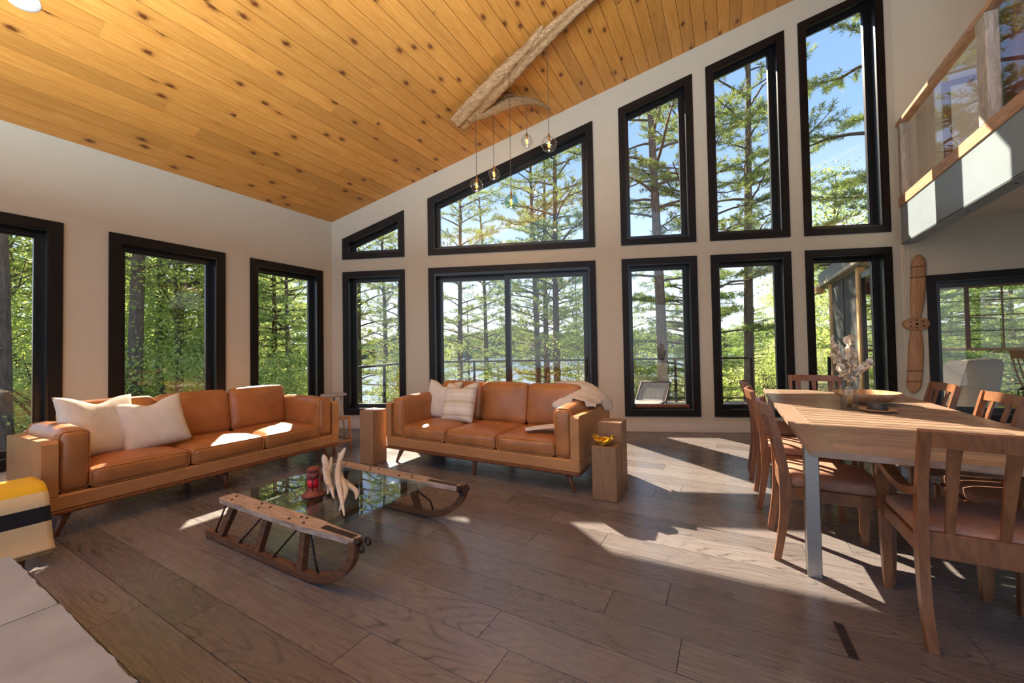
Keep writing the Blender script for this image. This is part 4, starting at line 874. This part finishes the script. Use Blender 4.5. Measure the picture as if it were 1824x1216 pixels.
for q in range(4200):
    a = math.radians(rs.uniform(80, 165)); d = 470 + 60 * math.sin(a * 5); h = max(4, ridge_h(a, 1) + 9 * math.exp(-((math.degrees(a) - 108) / 14) ** 2)); rr = rs.uniform(6, 240) ** 1.0
    zz = np.interp(rr, [0, 14, 60, 140, 240], [-7.2, -3, 0.45 * h, 0.9 * h, h]); s_ = rs.uniform(3.0, 6.0)
    p = ico * (1 + rs.normal(0, 0.12, ico.shape)) * [s_ * 0.8, s_ * 0.8, s_ * 1.15] + [CX + (d + rr) * math.cos(a), CY + (d + rr) * math.sin(a), zz + s_ * 0.5]
    VV.append(p); TTs.append(it + base); base += len(ico)
o = link('far_shore_forest', fast_mesh('far', np.concatenate(VV), np.concatenate(TTs)), 'far_forest'); tag(o, 'unbroken green forest covering the far shore', 'forest', kind='stuff')

# ------------------------------------------------------------------ deck, railing, deck chair
def gp(u, out, z): return (u * CT - out * ST, u * ST + out * CT, z)
DZ = -0.10; OUT = -2.4 * ST + 5.16 * CT; UL = -1.58 * CT + 3.6 * ST
m = MB(); m.prism([(UL - 0.1, 0.215), (7.95, 0.215), (7.95, OUT + 0.15), (UL - 0.1, OUT + 0.15)], DZ - 0.2, DZ - 0.03, plane='xy'); DK = m.build('deck', 'deck_board'); DK.rotation_euler = (0, 0, TH); tag(DK, 'grey board deck outside the gable wall', kind='structure')
nb = 30; bw = (OUT + 0.15 - 0.22) / nb
for i in range(nb):
    b = MB().box(((UL - 0.1 + 7.95) / 2, 0.22 + (i + 0.5) * bw, DZ - 0.015), (8.05 - UL, bw - 0.006, 0.03)).build('deck_board', 'deck_board', DK)
DR = empty('deck_railing', (0, 0, 0), TH); tag(DR, 'dark metal deck railing with clear glass panels', 'railing')
RZ = 0.92
MB().beam((UL, OUT, RZ), (7.9, OUT, RZ), 0.05, 0.045, 0.006).build('top_rail', 'black_frame', DR)
MB().beam((UL, OUT, RZ), (UL, 0.25, RZ), 0.05, 0.045, 0.006).build('top_rail', 'black_frame', DR)
MB().beam((UL, OUT, DZ + 0.09), (7.9, OUT, DZ + 0.09), 0.03, 0.03).build('bottom_rail', 'black_frame', DR)
MB().beam((UL, OUT, DZ + 0.09), (UL, 0.25, DZ + 0.09), 0.03, 0.03).build('bottom_rail', 'black_frame', DR)
def uu(x, y): return x * CT + y * ST
pu = [UL] + [uu(a, b) for a, b in ((-0.141, 4.155), (1.374, 4.754), (2.9, 5.36), (4.404, 5.952), (5.967, 6.57), (7.504, 7.178))]
for u in pu: MB().box((u, OUT, (RZ + DZ) / 2), (0.05, 0.05, RZ - DZ), bev=0.004).build('post', 'black_frame', DR)
po = [0.3, -(-0.909) * ST + 1.904 * CT]
for w_ in po: MB().box((UL, w_, (RZ + DZ) / 2), (0.05, 0.05, RZ - DZ), bev=0.004).build('post', 'black_frame', DR)
for a, b in zip(pu[:-1], pu[1:]): MB().box(((a + b) / 2, OUT, (RZ + DZ) / 2 + 0.03), (b - a - 0.08, 0.008, RZ - DZ - 0.22)).build('glass_panel', 'window_glass', DR)
for a, b in ((po[0], po[1]), (po[1], OUT)): MB().box((UL, (a + b) / 2, (RZ + DZ) / 2 + 0.03), (0.008, b - a - 0.08, RZ - DZ - 0.22)).build('glass_panel', 'window_glass', DR)
DC = empty('deck_lounger', (4.20, 3.75, DZ), 0.0); tag(DC, 'grey sling lounge chair on the deck outside the window', 'lounge chair')
for s in (-1, 1):
    MB().tube([(s * 0.27 - 0.02, -0.75, 0.30), (s * 0.27, 0.0, 0.28), (s * 0.27 + 0.06, 0.30, 0.62)], 0.016, 8).build('side_rail', 'iron', DC)
    MB().tube([(s * 0.27, -0.5, 0.30), (s * 0.27, -0.6, 0.0)], 0.014, 8).build('leg', 'iron', DC); MB().tube([(s * 0.27, 0.05, 0.30), (s * 0.27, 0.25, 0.0)], 0.014, 8).build('leg', 'iron', DC)
sheet('sling', lambda u, v: ((u - 0.5) * 0.52 + (0.0 if v < 0.55 else 0.06 * (v - 0.55) / 0.45), -0.75 + (v / 0.55 * 0.75 if v < 0.55 else 0.75 + (v - 0.55) / 0.45 * 0.30), 0.29 if v < 0.55 else 0.285 + (v - 0.55) / 0.45 * 0.34), 8, 20, 'sling_mesh', DC, 0.006)
MB().tube([(-0.21, 0.30, 0.62), (0.33, 0.30, 0.62)], 0.016, 8).build('head_bar', 'iron', DC)

# ------------------------------------------------------------------ sunroom beyond the right wall
SX, SY1 = 7.62, 7.35
m = MB(); m.box(((SX + 12.5) / 2, (YR + SY1) / 2 + 0.1, -0.2), (12.5 - SX, SY1 - YR - 0.1, 0.12)); o = m.build('floor_sunroom', 'rug'); tag(o, 'pale sunroom floor', kind='structure')
m = MB(); m.box(((SX + 12.8) / 2 - 0.1, (YR + 8.2) / 2 + 0.15, 2.62), (12.8 - SX + 0.1, 8.2 - YR - 0.1, 0.06)); o = m.build('ceiling_sunroom', 'soffit'); tag(o, 'sunroom ceiling seen through the window', kind='structure')
o = MB().box((SX - 0.08, (YR + 8.2) / 2 + 0.12, 2.76), (0.04, 8.2 - YR - 0.2, 0.38)).build('trim_4', 'fascia_grey'); tag(o, 'grey fascia board of the sunroom roof', kind='structure')
o = MB().box((SX - 0.10, 8.12, 2.55), (0.16, 0.42, 0.17), bev=0.006).build('trim_5', 'cedar'); tag(o, 'wooden beam end under the sunroom eave', kind='structure')
SC = empty('wall_screen', (SX, 0, 0)); tag(SC, 'dark screened side wall of the sunroom', kind='structure')
for y in (7.30, 5.10, 3.9, 3.3): MB().box((0, y, 1.22), (0.11, 0.13, 2.7), bev=0.004).build('post', 'cedar', SC)
for ya, yb in ((7.23, 6.22), (6.20, 5.17)): MB().box((-0.01, (ya + yb) / 2, 1.25), (0.012, ya - yb, 2.6)).build('screen_panel', 'screen_dark', SC)
MB().box((-0.015, 6.21, 1.25), (0.02, 0.03, 2.6)).build('batten', 'black_frame', SC)
MB().prism([(3.95, -0.1), (5.04, -0.1), (5.04, 2.45), (3.95, 2.45)], -0.03, 0.03, [rect(4.05, 4.94, 0.1, 2.35)]).build('door_leaf', 'black_sash', SC).rotation_euler = (0, 0, PI / 2)
# far glazed wall with sashes and muntins
GW = empty('window_14', (0, SY1, 0)); tag(GW, 'gridded dark wood sunroom windows above clear lower panes', kind='structure')
bx_ = [SX + 0.05, 9.25, 11.1, 12.45]
for x in bx_: MB().box((x, 0, 1.2), (0.09, 0.09, 2.7)).build('post', 'walnut', GW)
MB().box(((SX + 12.45) / 2, 0, 2.42), (12.45 - SX, 0.09, 0.26)).build('header', 'walnut', GW); o = MB().box(((SX + 12.45) / 2, -0.03, 1.05), (12.45 - SX, 0.10, 0.05)).build('sill_rail', 'stool_wood', GW)
MB().box(((SX + 12.45) / 2, 0, 0.0), (12.45 - SX, 0.09, 0.12)).build('bottom_rail', 'walnut', GW)
xs = [SX + 0.05, 8.35, 8.8, 9.25, 9.756, 10.24, 10.7, 11.1, 11.8, 12.45]
for x in xs: MB().box((x, -0.01, 1.68), (0.065 if abs(x - 9.756) < 0.01 else 0.02, 0.03, 1.22)).build('muntin', 'walnut', GW)
for z in (1.42, 1.73, 2.03): MB().box(((SX + 12.45) / 2, -0.01, z), (12.45 - SX, 0.028, 0.02)).build('muntin', 'walnut', GW)
for a, b in zip(bx_[:-1], bx_[1:]):
    MB().box(((a + b) / 2, 0.02, 1.68), (b - a - 0.08, 0.006, 1.2)).build('pane', 'window_glass', GW); MB().box(((a + b) / 2, 0.02, 0.53), (b - a - 0.08, 0.006, 0.9)).build('pane', 'window_glass', GW)
SF = -0.14
WB = empty('wingback_armchair', (8.35, 4.25, SF), -2.35); tag(WB, 'grey linen wingback armchair in the sunroom', 'armchair')
for name, size, loc, rot in (('seat', (0.56, 0.62, 0.20), (0, -0.02, 0.38), (0, 0, 0)), ('backrest', (0.74, 0.18, 0.86), (0, 0.34, 0.66), (-0.14, 0, 0)), ('base', (0.74, 0.72, 0.20), (0, 0, 0.22), (0, 0, 0))):
    c = rounded(size, 0.06, (0.01, 0.02, 0.02), 9).build(name, 'chair_linen', WB); c.location = loc; c.rotation_euler = rot
for s in (-1, 1):
    c = rounded((0.13, 0.70, 0.30), 0.055, (0.01, 0, 0.01), 8).build('arm', 'chair_linen', WB); c.location = (s * 0.335, -0.02, 0.46)
    m = MB(); m.prism([(-0.12, 0.52), (0.30, 0.52), (0.36, 0.80), (0.44, 1.09), (0.24, 1.08), (0.10, 0.92), (0.02, 0.72)], -0.045, 0.045); c = m.build('wing', 'chair_linen', WB); c.rotation_euler = (0, 0, PI / 2); c.location = (s * 0.345, 0, 0)
    for t in (-1, 1): MB().tube([(s * 0.30, t * 0.29, 0.14), (s * 0.31, t * 0.31, 0.0)], [0.024, 0.015], 8).build('leg', 'walnut', WB)
RK = empty('rocking_chair', (9.90, 5.25, SF), 2.0); tag(RK, 'wooden spindle-back rocking chair in the sunroom', 'rocking chair')
MB().lathe([(0.001, 0.40), (0.24, 0.40), (0.25, 0.42), (0.24, 0.44), (0.001, 0.43)], n=24).build('seat', 'stool_wood', RK)
MB().ribbon([(-0.24 + 0.04 * t, 0.36 + 0.035 * math.sin(PI * t / 12), 1.13) for t in range(13)], 0.13, 0.022, (0, 0.2, 1)).build('crest_rail', 'stool_wood', RK)
for q in range(7): x = -0.2 + 0.4 * q / 6; MB().tube([(x * 0.85, 0.20, 0.43), (x, 0.30, 0.75), (x * 1.1, 0.375, 1.10)], 0.010, 6).build('spindle', 'stool_wood', RK)
for s in (-1, 1):
    MB().ribbon([(s * 0.24, -0.42 + 0.9 * t / 12, 0.02 + 0.06 * ((t - 6) / 6) ** 2) for t in range(13)], 0.03, 0.035, (1, 0, 0)).build('rocker', 'stool_wood', RK)
    MB().tube([(s * 0.19, -0.16, 0.41), (s * 0.24, -0.22, 0.03)], 0.017, 8).build('leg', 'stool_wood', RK); MB().tube([(s * 0.17, 0.16, 0.41), (s * 0.24, 0.24, 0.03)], 0.017, 8).build('leg', 'stool_wood', RK)
    MB().ribbon([(s * 0.26, -0.24, 0.64), (s * 0.29, -0.05, 0.66), (s * 0.25, 0.28, 0.66)], 0.055, 0.022, (1, 0, 0)).build('armrest', 'stool_wood', RK)
    for yy in (-0.18, -0.02, 0.12): MB().tube([(s * 0.21, yy, 0.42), (s * 0.275, yy, 0.65)], 0.010, 6).build('arm_spindle', 'stool_wood', RK)
LT = empty('log_side_table', (8.98, 3.85, SF)); tag(LT, 'small round wooden table in the sunroom under a black lantern', 'table')
MB().lathe([(0.001, 0.47), (0.19, 0.47), (0.20, 0.48), (0.20, 0.51), (0.19, 0.52), (0.001, 0.52)], n=24).build('table_top', 'stool_wood', LT)
for k_ in range(3): a = 2 * PI * k_ / 3; MB().tube([(0.10 * math.cos(a), 0.10 * math.sin(a), 0.47), (0.17 * math.cos(a), 0.17 * math.sin(a), 0)], [0.02, 0.015], 8).build('leg', 'stool_wood', LT)
LA = empty('candle_lantern', (8.98, 3.85, SF + 0.52)); tag(LA, 'small black metal candle lantern in the sunroom', 'lantern')
MB().box((0, 0, 0.01), (0.12, 0.12, 0.02)).build('base', 'iron', LA)
for sx_ in (-1, 1):
    for sy_ in (-1, 1): MB().box((sx_ * 0.05, sy_ * 0.05, 0.09), (0.01, 0.01, 0.15)).build('post', 'iron', LA)
MB().lathe([(0.085, 0.165), (0.03, 0.21), (0.001, 0.215)], n=4).build('roof', 'iron', LA)

# ------------------------------------------------------------------ trees: a few grown kinds, placed one by one
def tubes_np(paths, n=5):
    V = []; F = []; b = 0
    for P_, R_ in paths:
        P_ = np.asarray(P_, float); R_ = np.asarray(R_, float); d = np.gradient(P_, axis=0); d /= np.linalg.norm(d, axis=1)[:, None] + 1e-9
        ref = np.where(np.abs(d[:, 2:3]) > 0.9, [[1.0, 0, 0]], [[0, 0, 1.0]]); s = np.cross(ref, d); s /= np.linalg.norm(s, axis=1)[:, None]; u = np.cross(d, s)
        for k in range(n):
            a = 2 * PI * k / n; V.append(P_ + (s * math.cos(a) + u * math.sin(a)) * R_[:, None])
        m = len(P_)
        for k in range(n):
            k2 = (k + 1) % n; i = np.arange(m - 1); F.append(np.stack([b + k * m + i, b + k2 * m + i, b + k2 * m + i + 1, b + k * m + i + 1], 1))
        b += m * n
    return np.concatenate(V), np.concatenate(F)
def needles(C_, D_, k, ln, wd, rs, up=0.35):
    # k thin blades fanning from each tuft centre
    n = len(C_); C_ = np.repeat(C_, k, 0); D_ = np.repeat(D_, k, 0)
    d = D_ * 0.75 + rs.normal(0, 0.62, (n * k, 3)); d[:, 2] += up; d /= np.linalg.norm(d, axis=1)[:, None]
    s = np.cross(d, rs.normal(0, 1, (n * k, 3))); s /= np.linalg.norm(s, axis=1)[:, None]; L = ln * rs.uniform(0.65, 1.25, (n * k, 1)); w_ = wd * rs.uniform(0.7, 1.3, (n * k, 1))
    V = np.stack([C_ - s * w_ * 0.35, C_ + d * L * 0.45 + s * w_ * 0.6, C_ + d * L, C_ + d * L * 0.45 - s * w_ * 0.6], 1).reshape(-1, 3); T = np.arange(len(V)).reshape(-1, 4); return V, T
def grow_pine(seed, H, start, nb, spread, tuft=0.20, per=9, twigs=9, bare=False, droop=0.0, bark='bark_brown', leaf='pine_needles', rad=0.17, lean=0.0):
    rs = np.random.RandomState(seed); n = 16; t = np.linspace(0, 1, n); ph = rs.uniform(0, 6, 2)
    ax = np.stack([lean * H * t + 0.16 * np.sin(3 * t + ph[0]) * t, 0.16 * np.sin(2.6 * t + ph[1]) * t, H * t], 1); R_ = rad * (1 - 0.90 * t) + 0.02; R_[0] *= 1.35
    V0, F0 = tubes_np([(ax, R_)], 9)
    br = []; tc_ = []; td = []
    for b in range(nb):
        f = start + (0.985 - start) * ((b + rs.rand() * 0.9) / nb); p0 = np.array([np.interp(f, t, ax[:, i]) for i in range(3)]); a = b * 2.399 + rs.normal(0, 0.35)
        g = (f - start) / (1 - start); L = spread * (0.55 + 0.65 * math.sin(PI * min(1, 0.18 + g * 0.72))) * (1 - 0.55 * g ** 3) * rs.uniform(0.55, 1.15); m = 7; q = np.linspace(0, 1, m)
        rise = 0.30 + 0.5 * g - droop; dirv = np.array([math.cos(a), math.sin(a), 0])
        P_ = p0 + dirv * (L * q)[:, None]; P_[:, 2] += L * (rise * q - 0.34 * q ** 2 + 0.16 * q ** 4); P_ += rs.normal(0, 0.03 * L, (m, 3)) * q[:, None] * 0.8
        br.append((P_, (0.012 + 0.016 * L) * (1 - 0.85 * q) + 0.004))
        side = np.array([-dirv[1], dirv[0], 0]); nt_ = int(twigs * (0.6 + 0.25 * L))
        for k in range(nt_):
            qq = 0.30 + 0.70 * (k + rs.rand()) / nt_; pb = np.array([np.interp(qq, q, P_[:, i]) for i in range(3)]); s = 1 if k % 2 else -1
            tl = L * (0.42 - 0.24 * qq) * rs.uniform(0.6, 1.2) + 0.12; dv = dirv * rs.uniform(0.45, 0.9) + side * s * rs.uniform(0.35, 0.9) + np.array([0, 0, rs.uniform(-0.05, 0.4) - droop]); dv /= np.linalg.norm(dv)
            e = pb + dv * tl; br.append((np.stack([pb, (pb + e) / 2 + [0, 0, -0.02], e]), np.array([0.008, 0.006, 0.003])))
            c = max(2, int(tl / (tuft * 0.55))); w_ = np.linspace(0.25, 1.0, c)[:, None]; tc_.append(pb + (e - pb) * w_ + rs.normal(0, 0.02, (c, 3))); td.append(np.repeat(dv[None], c, 0))
    V1, F1 = tubes_np(br, 3); VN, FN = needles(np.concatenate(tc_), np.concatenate(td), int(per * 1.5), tuft, tuft * 0.085, rs)
    T = empty('pine_tree'); link('trunk', fast_mesh('trunk', V0, F0), bark, T); b_ = link('branches', fast_mesh('branches', V1, F1), bark, T)
    fo = link('needles', fast_mesh('needles', VN, FN), leaf, T); tag(fo, kind='stuff'); tag(b_, kind='stuff')
    for q in T.children: q.data.polygons.foreach_set('use_smooth', [True] * len(q.data.polygons)) if q.name.startswith('trunk') else None
    return T
def grow_broad(seed, H, crown0, rx, nc, per, leaf=0.10, mat='broad_leaves', bark='bark_grey', name='leafy_tree', rad=0.09):
    rs = np.random.RandomState(seed); n = 10; t = np.linspace(0, 1, n); ax = np.stack([0.25 * np.sin(2.2 * t + seed) * t, 0.25 * np.sin(1.7 * t + 2 * seed) * t, H * 0.92 * t], 1)
    V0, F0 = tubes_np([(ax, rad * (1 - 0.85 * t) + 0.012)], 8)
    cen = rs.normal(0, 1, (nc, 3)); cen /= np.linalg.norm(cen, axis=1)[:, None]; cen *= rs.uniform(0.25, 1.0, (nc, 1)) ** 0.45
    zc = (H + crown0) / 2; cen = cen * [rx, rx, (H - crown0) / 2] + [0, 0, zc]; cen += rs.normal(0, 0.12, cen.shape)
    br = []
    for c in cen[: min(nc, 46)]:
        h = max(crown0 * 0.6, c[2] - rs.uniform(0.3, 1.1)); p0 = np.array([np.interp(h, ax[:, 2], ax[:, 0]), np.interp(h, ax[:, 2], ax[:, 1]), h]); br.append((np.stack([p0, (p0 + c) / 2 + rs.normal(0, 0.08, 3), c]), np.array([0.028, 0.016, 0.005])))
    V1, F1 = tubes_np(br, 4)
    sp = np.repeat(cen, per, 0) + rs.normal(0, 1, (nc * per, 3)) * [0.34, 0.34, 0.16]
    nn = rs.normal(0, 0.55, (nc * per, 3)) + [0, 0, 0.8]; nn /= np.linalg.norm(nn, axis=1)[:, None]; a = np.cross(nn, rs.normal(0, 1, nn.shape)); a /= np.linalg.norm(a, axis=1)[:, None]; b = np.cross(nn, a)
    s = leaf * rs.uniform(0.6, 1.3, (nc * per, 1)); V = np.stack([sp - a * s * 0.6, sp + b * s * 0.36 + nn * s * 0.06, sp + a * s * 0.6, sp - b * s * 0.36 + nn * s * 0.06], 1).reshape(-1, 3); F = np.arange(len(V)).reshape(-1, 4)
    T = empty(name); link('trunk', fast_mesh('trunk', V0, F0), bark, T); b_ = link('branches', fast_mesh('branches', V1, F1), bark, T); fo = link('foliage', fast_mesh('foliage', V, F), mat, T); tag(b_, kind='stuff'); tag(fo, kind='stuff'); return T
KIND = {}
KIND['pineA'] = grow_pine(1, 18, 0.20, 56, 2.4, 0.22, 8, 6)
KIND['pineB'] = grow_pine(2, 19, 0.26, 58, 2.5, 0.22, 8, 7, bark='bark_grey', lean=-0.012)
KIND['pineC'] = grow_pine(3, 15, 0.14, 56, 2.0, 0.20, 8, 6, lean=0.02)
KIND['pineD'] = grow_pine(14, 15, 0.24, 30, 3.4, 0.17, 10, 14, bark='bark_grey', droop=0.02)
KIND['hemA'] = grow_pine(5, 8, 0.06, 80, 1.9, 0.13, 9, 10, droop=0.28, leaf='hemlock_needles', rad=0.09)
KIND['hemB'] = grow_pine(6, 5.5, 0.05, 70, 1.4, 0.12, 9, 9, droop=0.25, leaf='hemlock_needles', rad=0.06)
KIND['brdA'] = grow_broad(7, 9, 1.8, 2.2, 130, 74, 0.09)
KIND['brdB'] = grow_broad(8, 6.0, 0.9, 1.6, 95, 70, 0.08, 'shrub_leaves')
KIND['shrA'] = grow_broad(9, 2.2, 0.15, 0.9, 60, 60, 0.065, 'shrub_leaves', name='leafy_shrub', rad=0.03)
KIND['shrB'] = grow_broad(10, 1.6, 0.1, 0.85, 50, 60, 0.06, 'broad_leaves', name='leafy_shrub', rad=0.025)
HT = {'pineA': 18, 'pineB': 19, 'pineC': 15, 'pineD': 15, 'hemA': 8, 'hemB': 5.5, 'brdA': 9, 'brdB': 6.0, 'shrA': 2.2, 'shrB': 1.6}
used = set(); AUTO = []; prnd = random.Random(21)
def plant(kind, az, d, sc_=1.0, label=None, group=None, cat='tree', rz=None, lim=True, zoff=0.0):
    x = CX + d * math.cos(math.radians(az)); y = CY + d * math.sin(math.radians(az)); z = ground_z(x, y) - 0.12 + zoff
    c = 0.606 * x + 0.795 * y
    if lim and -2.6 < c < 8.6 and -0.795 * x + 0.606 * y > 0:
        # keep the low sun's path to the windows open: only shorter trees stand there
        c = min(c, 6.9); hit = (0.0, c / 0.795) if c < 0 else (c / (0.606 + 0.795 * TT), TT * c / (0.606 + 0.795 * TT))
        Dd = math.hypot(x - hit[0], y - hit[1]); mx = 0.787 * max(0, Dd - 1.5) + (0.9 if c < 0 else 2.2) - z
        if mx < 1.0: return None
        sc_ = min(sc_, mx / HT[kind])
    src = KIND[kind]
    if kind in used: t = copy_tree(src)
    else: t = src; used.add(kind)
    t.location = (x, y, z); t.rotation_euler = (0, 0, prnd.uniform(0, 6.28) if rz is None else rz); t.scale = (sc_, sc_, sc_)
    tag(t, label, cat, group)
    if label and label.startswith('@'): AUTO.append((t, az, label[1:]))
    return t
# trees one can pick out in the photograph (az from the photograph's trunks, distance from their width)
named = [('pineB', 98.0, 13.5, 1.0, 'thick grey pine trunk seen through the window right of the door'), ('pineA', 112.6, 18, 1.0, 'leaning pine trunk in the right half of the glass door'), ('pineA', 126.8, 22, 1.0, 'pine trunk at the left side of the glass door'),
         ('pineC', 123.0, 26, 1.15, 'slim pine in the middle of the left door panel'), ('pineB', 115.3, 21, 1.0, 'taller of the twin pines filling the slanted transom'), ('pineC', 114.0, 22.5, 1.15, 'second of the twin pines filling the slanted transom'),
         ('pineA', 140.6, 17, 1.0, 'dark pine trunk at the left of the narrow corner window'), ('pineC', 137.2, 24, 1.0, 'slim pine in the middle of the narrow corner window'), ('pineB', 88.0, 16, 0.95, 'pale trunk behind the left dining chairs window'),
         ('pineD', 73.5, 15.0, 1.05, 'pine reaching boughs across the tallest upper window'), ('pineD', 92.0, 16.0, 0.90, 'pine with spreading boughs in the middle upper window'), ('pineB', 172.0, 11.5, 1.0, 'broad grey trunk in the window at the left picture edge'),
         ('brdA', 159.4, 15, 1.0, 'dark leaning trunk in the middle side wall window'), ('hemA', 150.7, 16, 1.0, 'slender trunk in the side wall window nearest the corner')]
named += [('pineB', 163.4, 13.5, 0.9, 'dark trunk low in the left part of the middle side window'), ('pineB', 157.6, 19, 0.85, 'straight trunk at the right of the middle side window'), ('pineC', 152.6, 19, 0.9, 'thin trunk at the left of the side window nearest the corner'), ('pineB', 169.2, 18, 0.9, 'slim trunk beside the broad one at the left picture edge')]
for k_, az, d, s_, lab in named: plant(k_, az, d, s_, lab, 'trees picked out through the windows')
WORD = {'brdA': 'tall leafy tree', 'hemA': 'hemlock', 'brdB': 'pale leafy tree', 'hemB': 'young hemlock'}
# woods on the left side: leafy trees and hemlocks
for i in range(19):
    az = 149 + 26 * ((i * 0.618034) % 1); d = 15 + 24 * ((i * 0.754877) % 1); kd = ['brdA', 'hemA', 'brdB', 'hemB', 'brdA', 'hemA'][i % 6]
    plant(kd, az, d, prnd.uniform(0.85, 1.2), '@' + WORD[kd], 'woods behind the side wall')
for i in range(26):
    az = 146 + 29 * ((i * 0.618034 + 0.3) % 1); d = 10.5 + 16 * ((i * 0.754877 + 0.1) % 1)
    plant(['shrA', 'shrB'][i % 2], az, d, prnd.uniform(0.9, 1.5), '@low leafy shrub', 'undergrowth behind the side wall', 'shrub')
# pines and leafy trees between the house and the lake
for i in range(9):
    az = 101 + 42 * ((i * 0.618034 + 0.11) % 1); d = 26 + 12 * ((i * 0.754877 + 0.5) % 1)
    plant(['pineA', 'pineC', 'pineB'][i % 3], az, d, prnd.uniform(0.7, 0.95), '@far lakeside pine', 'lakeside pines')
for i in range(20):
    az = 84 + 58 * ((i * 0.618034 + 0.41) % 1); d = 15 + 13 * ((i * 0.754877 + 0.2) % 1)
    plant(['brdB', 'shrA', 'hemB', 'shrA'][i % 4], az, d, prnd.uniform(0.7, 1.1), '@bright low sapling', 'saplings below the deck', 'sapling')
for i in range(16):
    az = 50 + 50 * ((i * 0.618034 + 0.25) % 1); d = 15 + 11 * ((i * 0.754877 + 0.6) % 1)
    plant(['shrA', 'shrB', 'hemB'][i % 3], az, d, prnd.uniform(0.9, 1.4), '@leafy understory bush', 'undergrowth on the right-hand slope', 'shrub')
# woods on the right, behind the sunroom
for i in range(13):
    az = 52 + 34 * ((i * 0.618034 + 0.7) % 1); d = 16 + 16 * ((i * 0.754877 + 0.35) % 1)
    plant(['brdA', 'hemA', 'brdB', 'hemB', 'hemA'][i % 5], az, d, prnd.uniform(0.85, 1.1), '@green slope tree', 'woods behind the sunroom')
for k_, o in KIND.items():
    if k_ not in used:
        for ch in list(o.children): bpy.data.objects.remove(ch)
        bpy.data.objects.remove(o)
ORD = ['first', 'second', 'third', 'fourth', 'fifth', 'sixth', 'seventh', 'eighth', 'ninth', 'tenth', 'eleventh', 'twelfth', 'thirteenth', 'fourteenth']
VIEW = [(165.5, 'left-edge side window'), (154.5, 'middle side window'), (144.5, 'side window nearest the corner'), (132, 'narrow corner window'), (105.5, 'sliding glass door'), (93.5, 'window right of the door'), (85, 'window behind the left chairs'), (74, 'window beside the propeller'), (0, 'sunroom window')]
bins = {}
for t, az, wd in AUTO: bins.setdefault((next(n for lo_, n in VIEW if az > lo_), wd), []).append((az, t))
for (vw, wd), L in bins.items():
    L.sort(key=lambda q: -q[0])
    for i, (az, t) in enumerate(L): t['label'] = ('only %s behind the %s' % (wd, vw)) if len(L) == 1 else '%s %s from the left behind the %s' % (ORD[i], wd, vw)
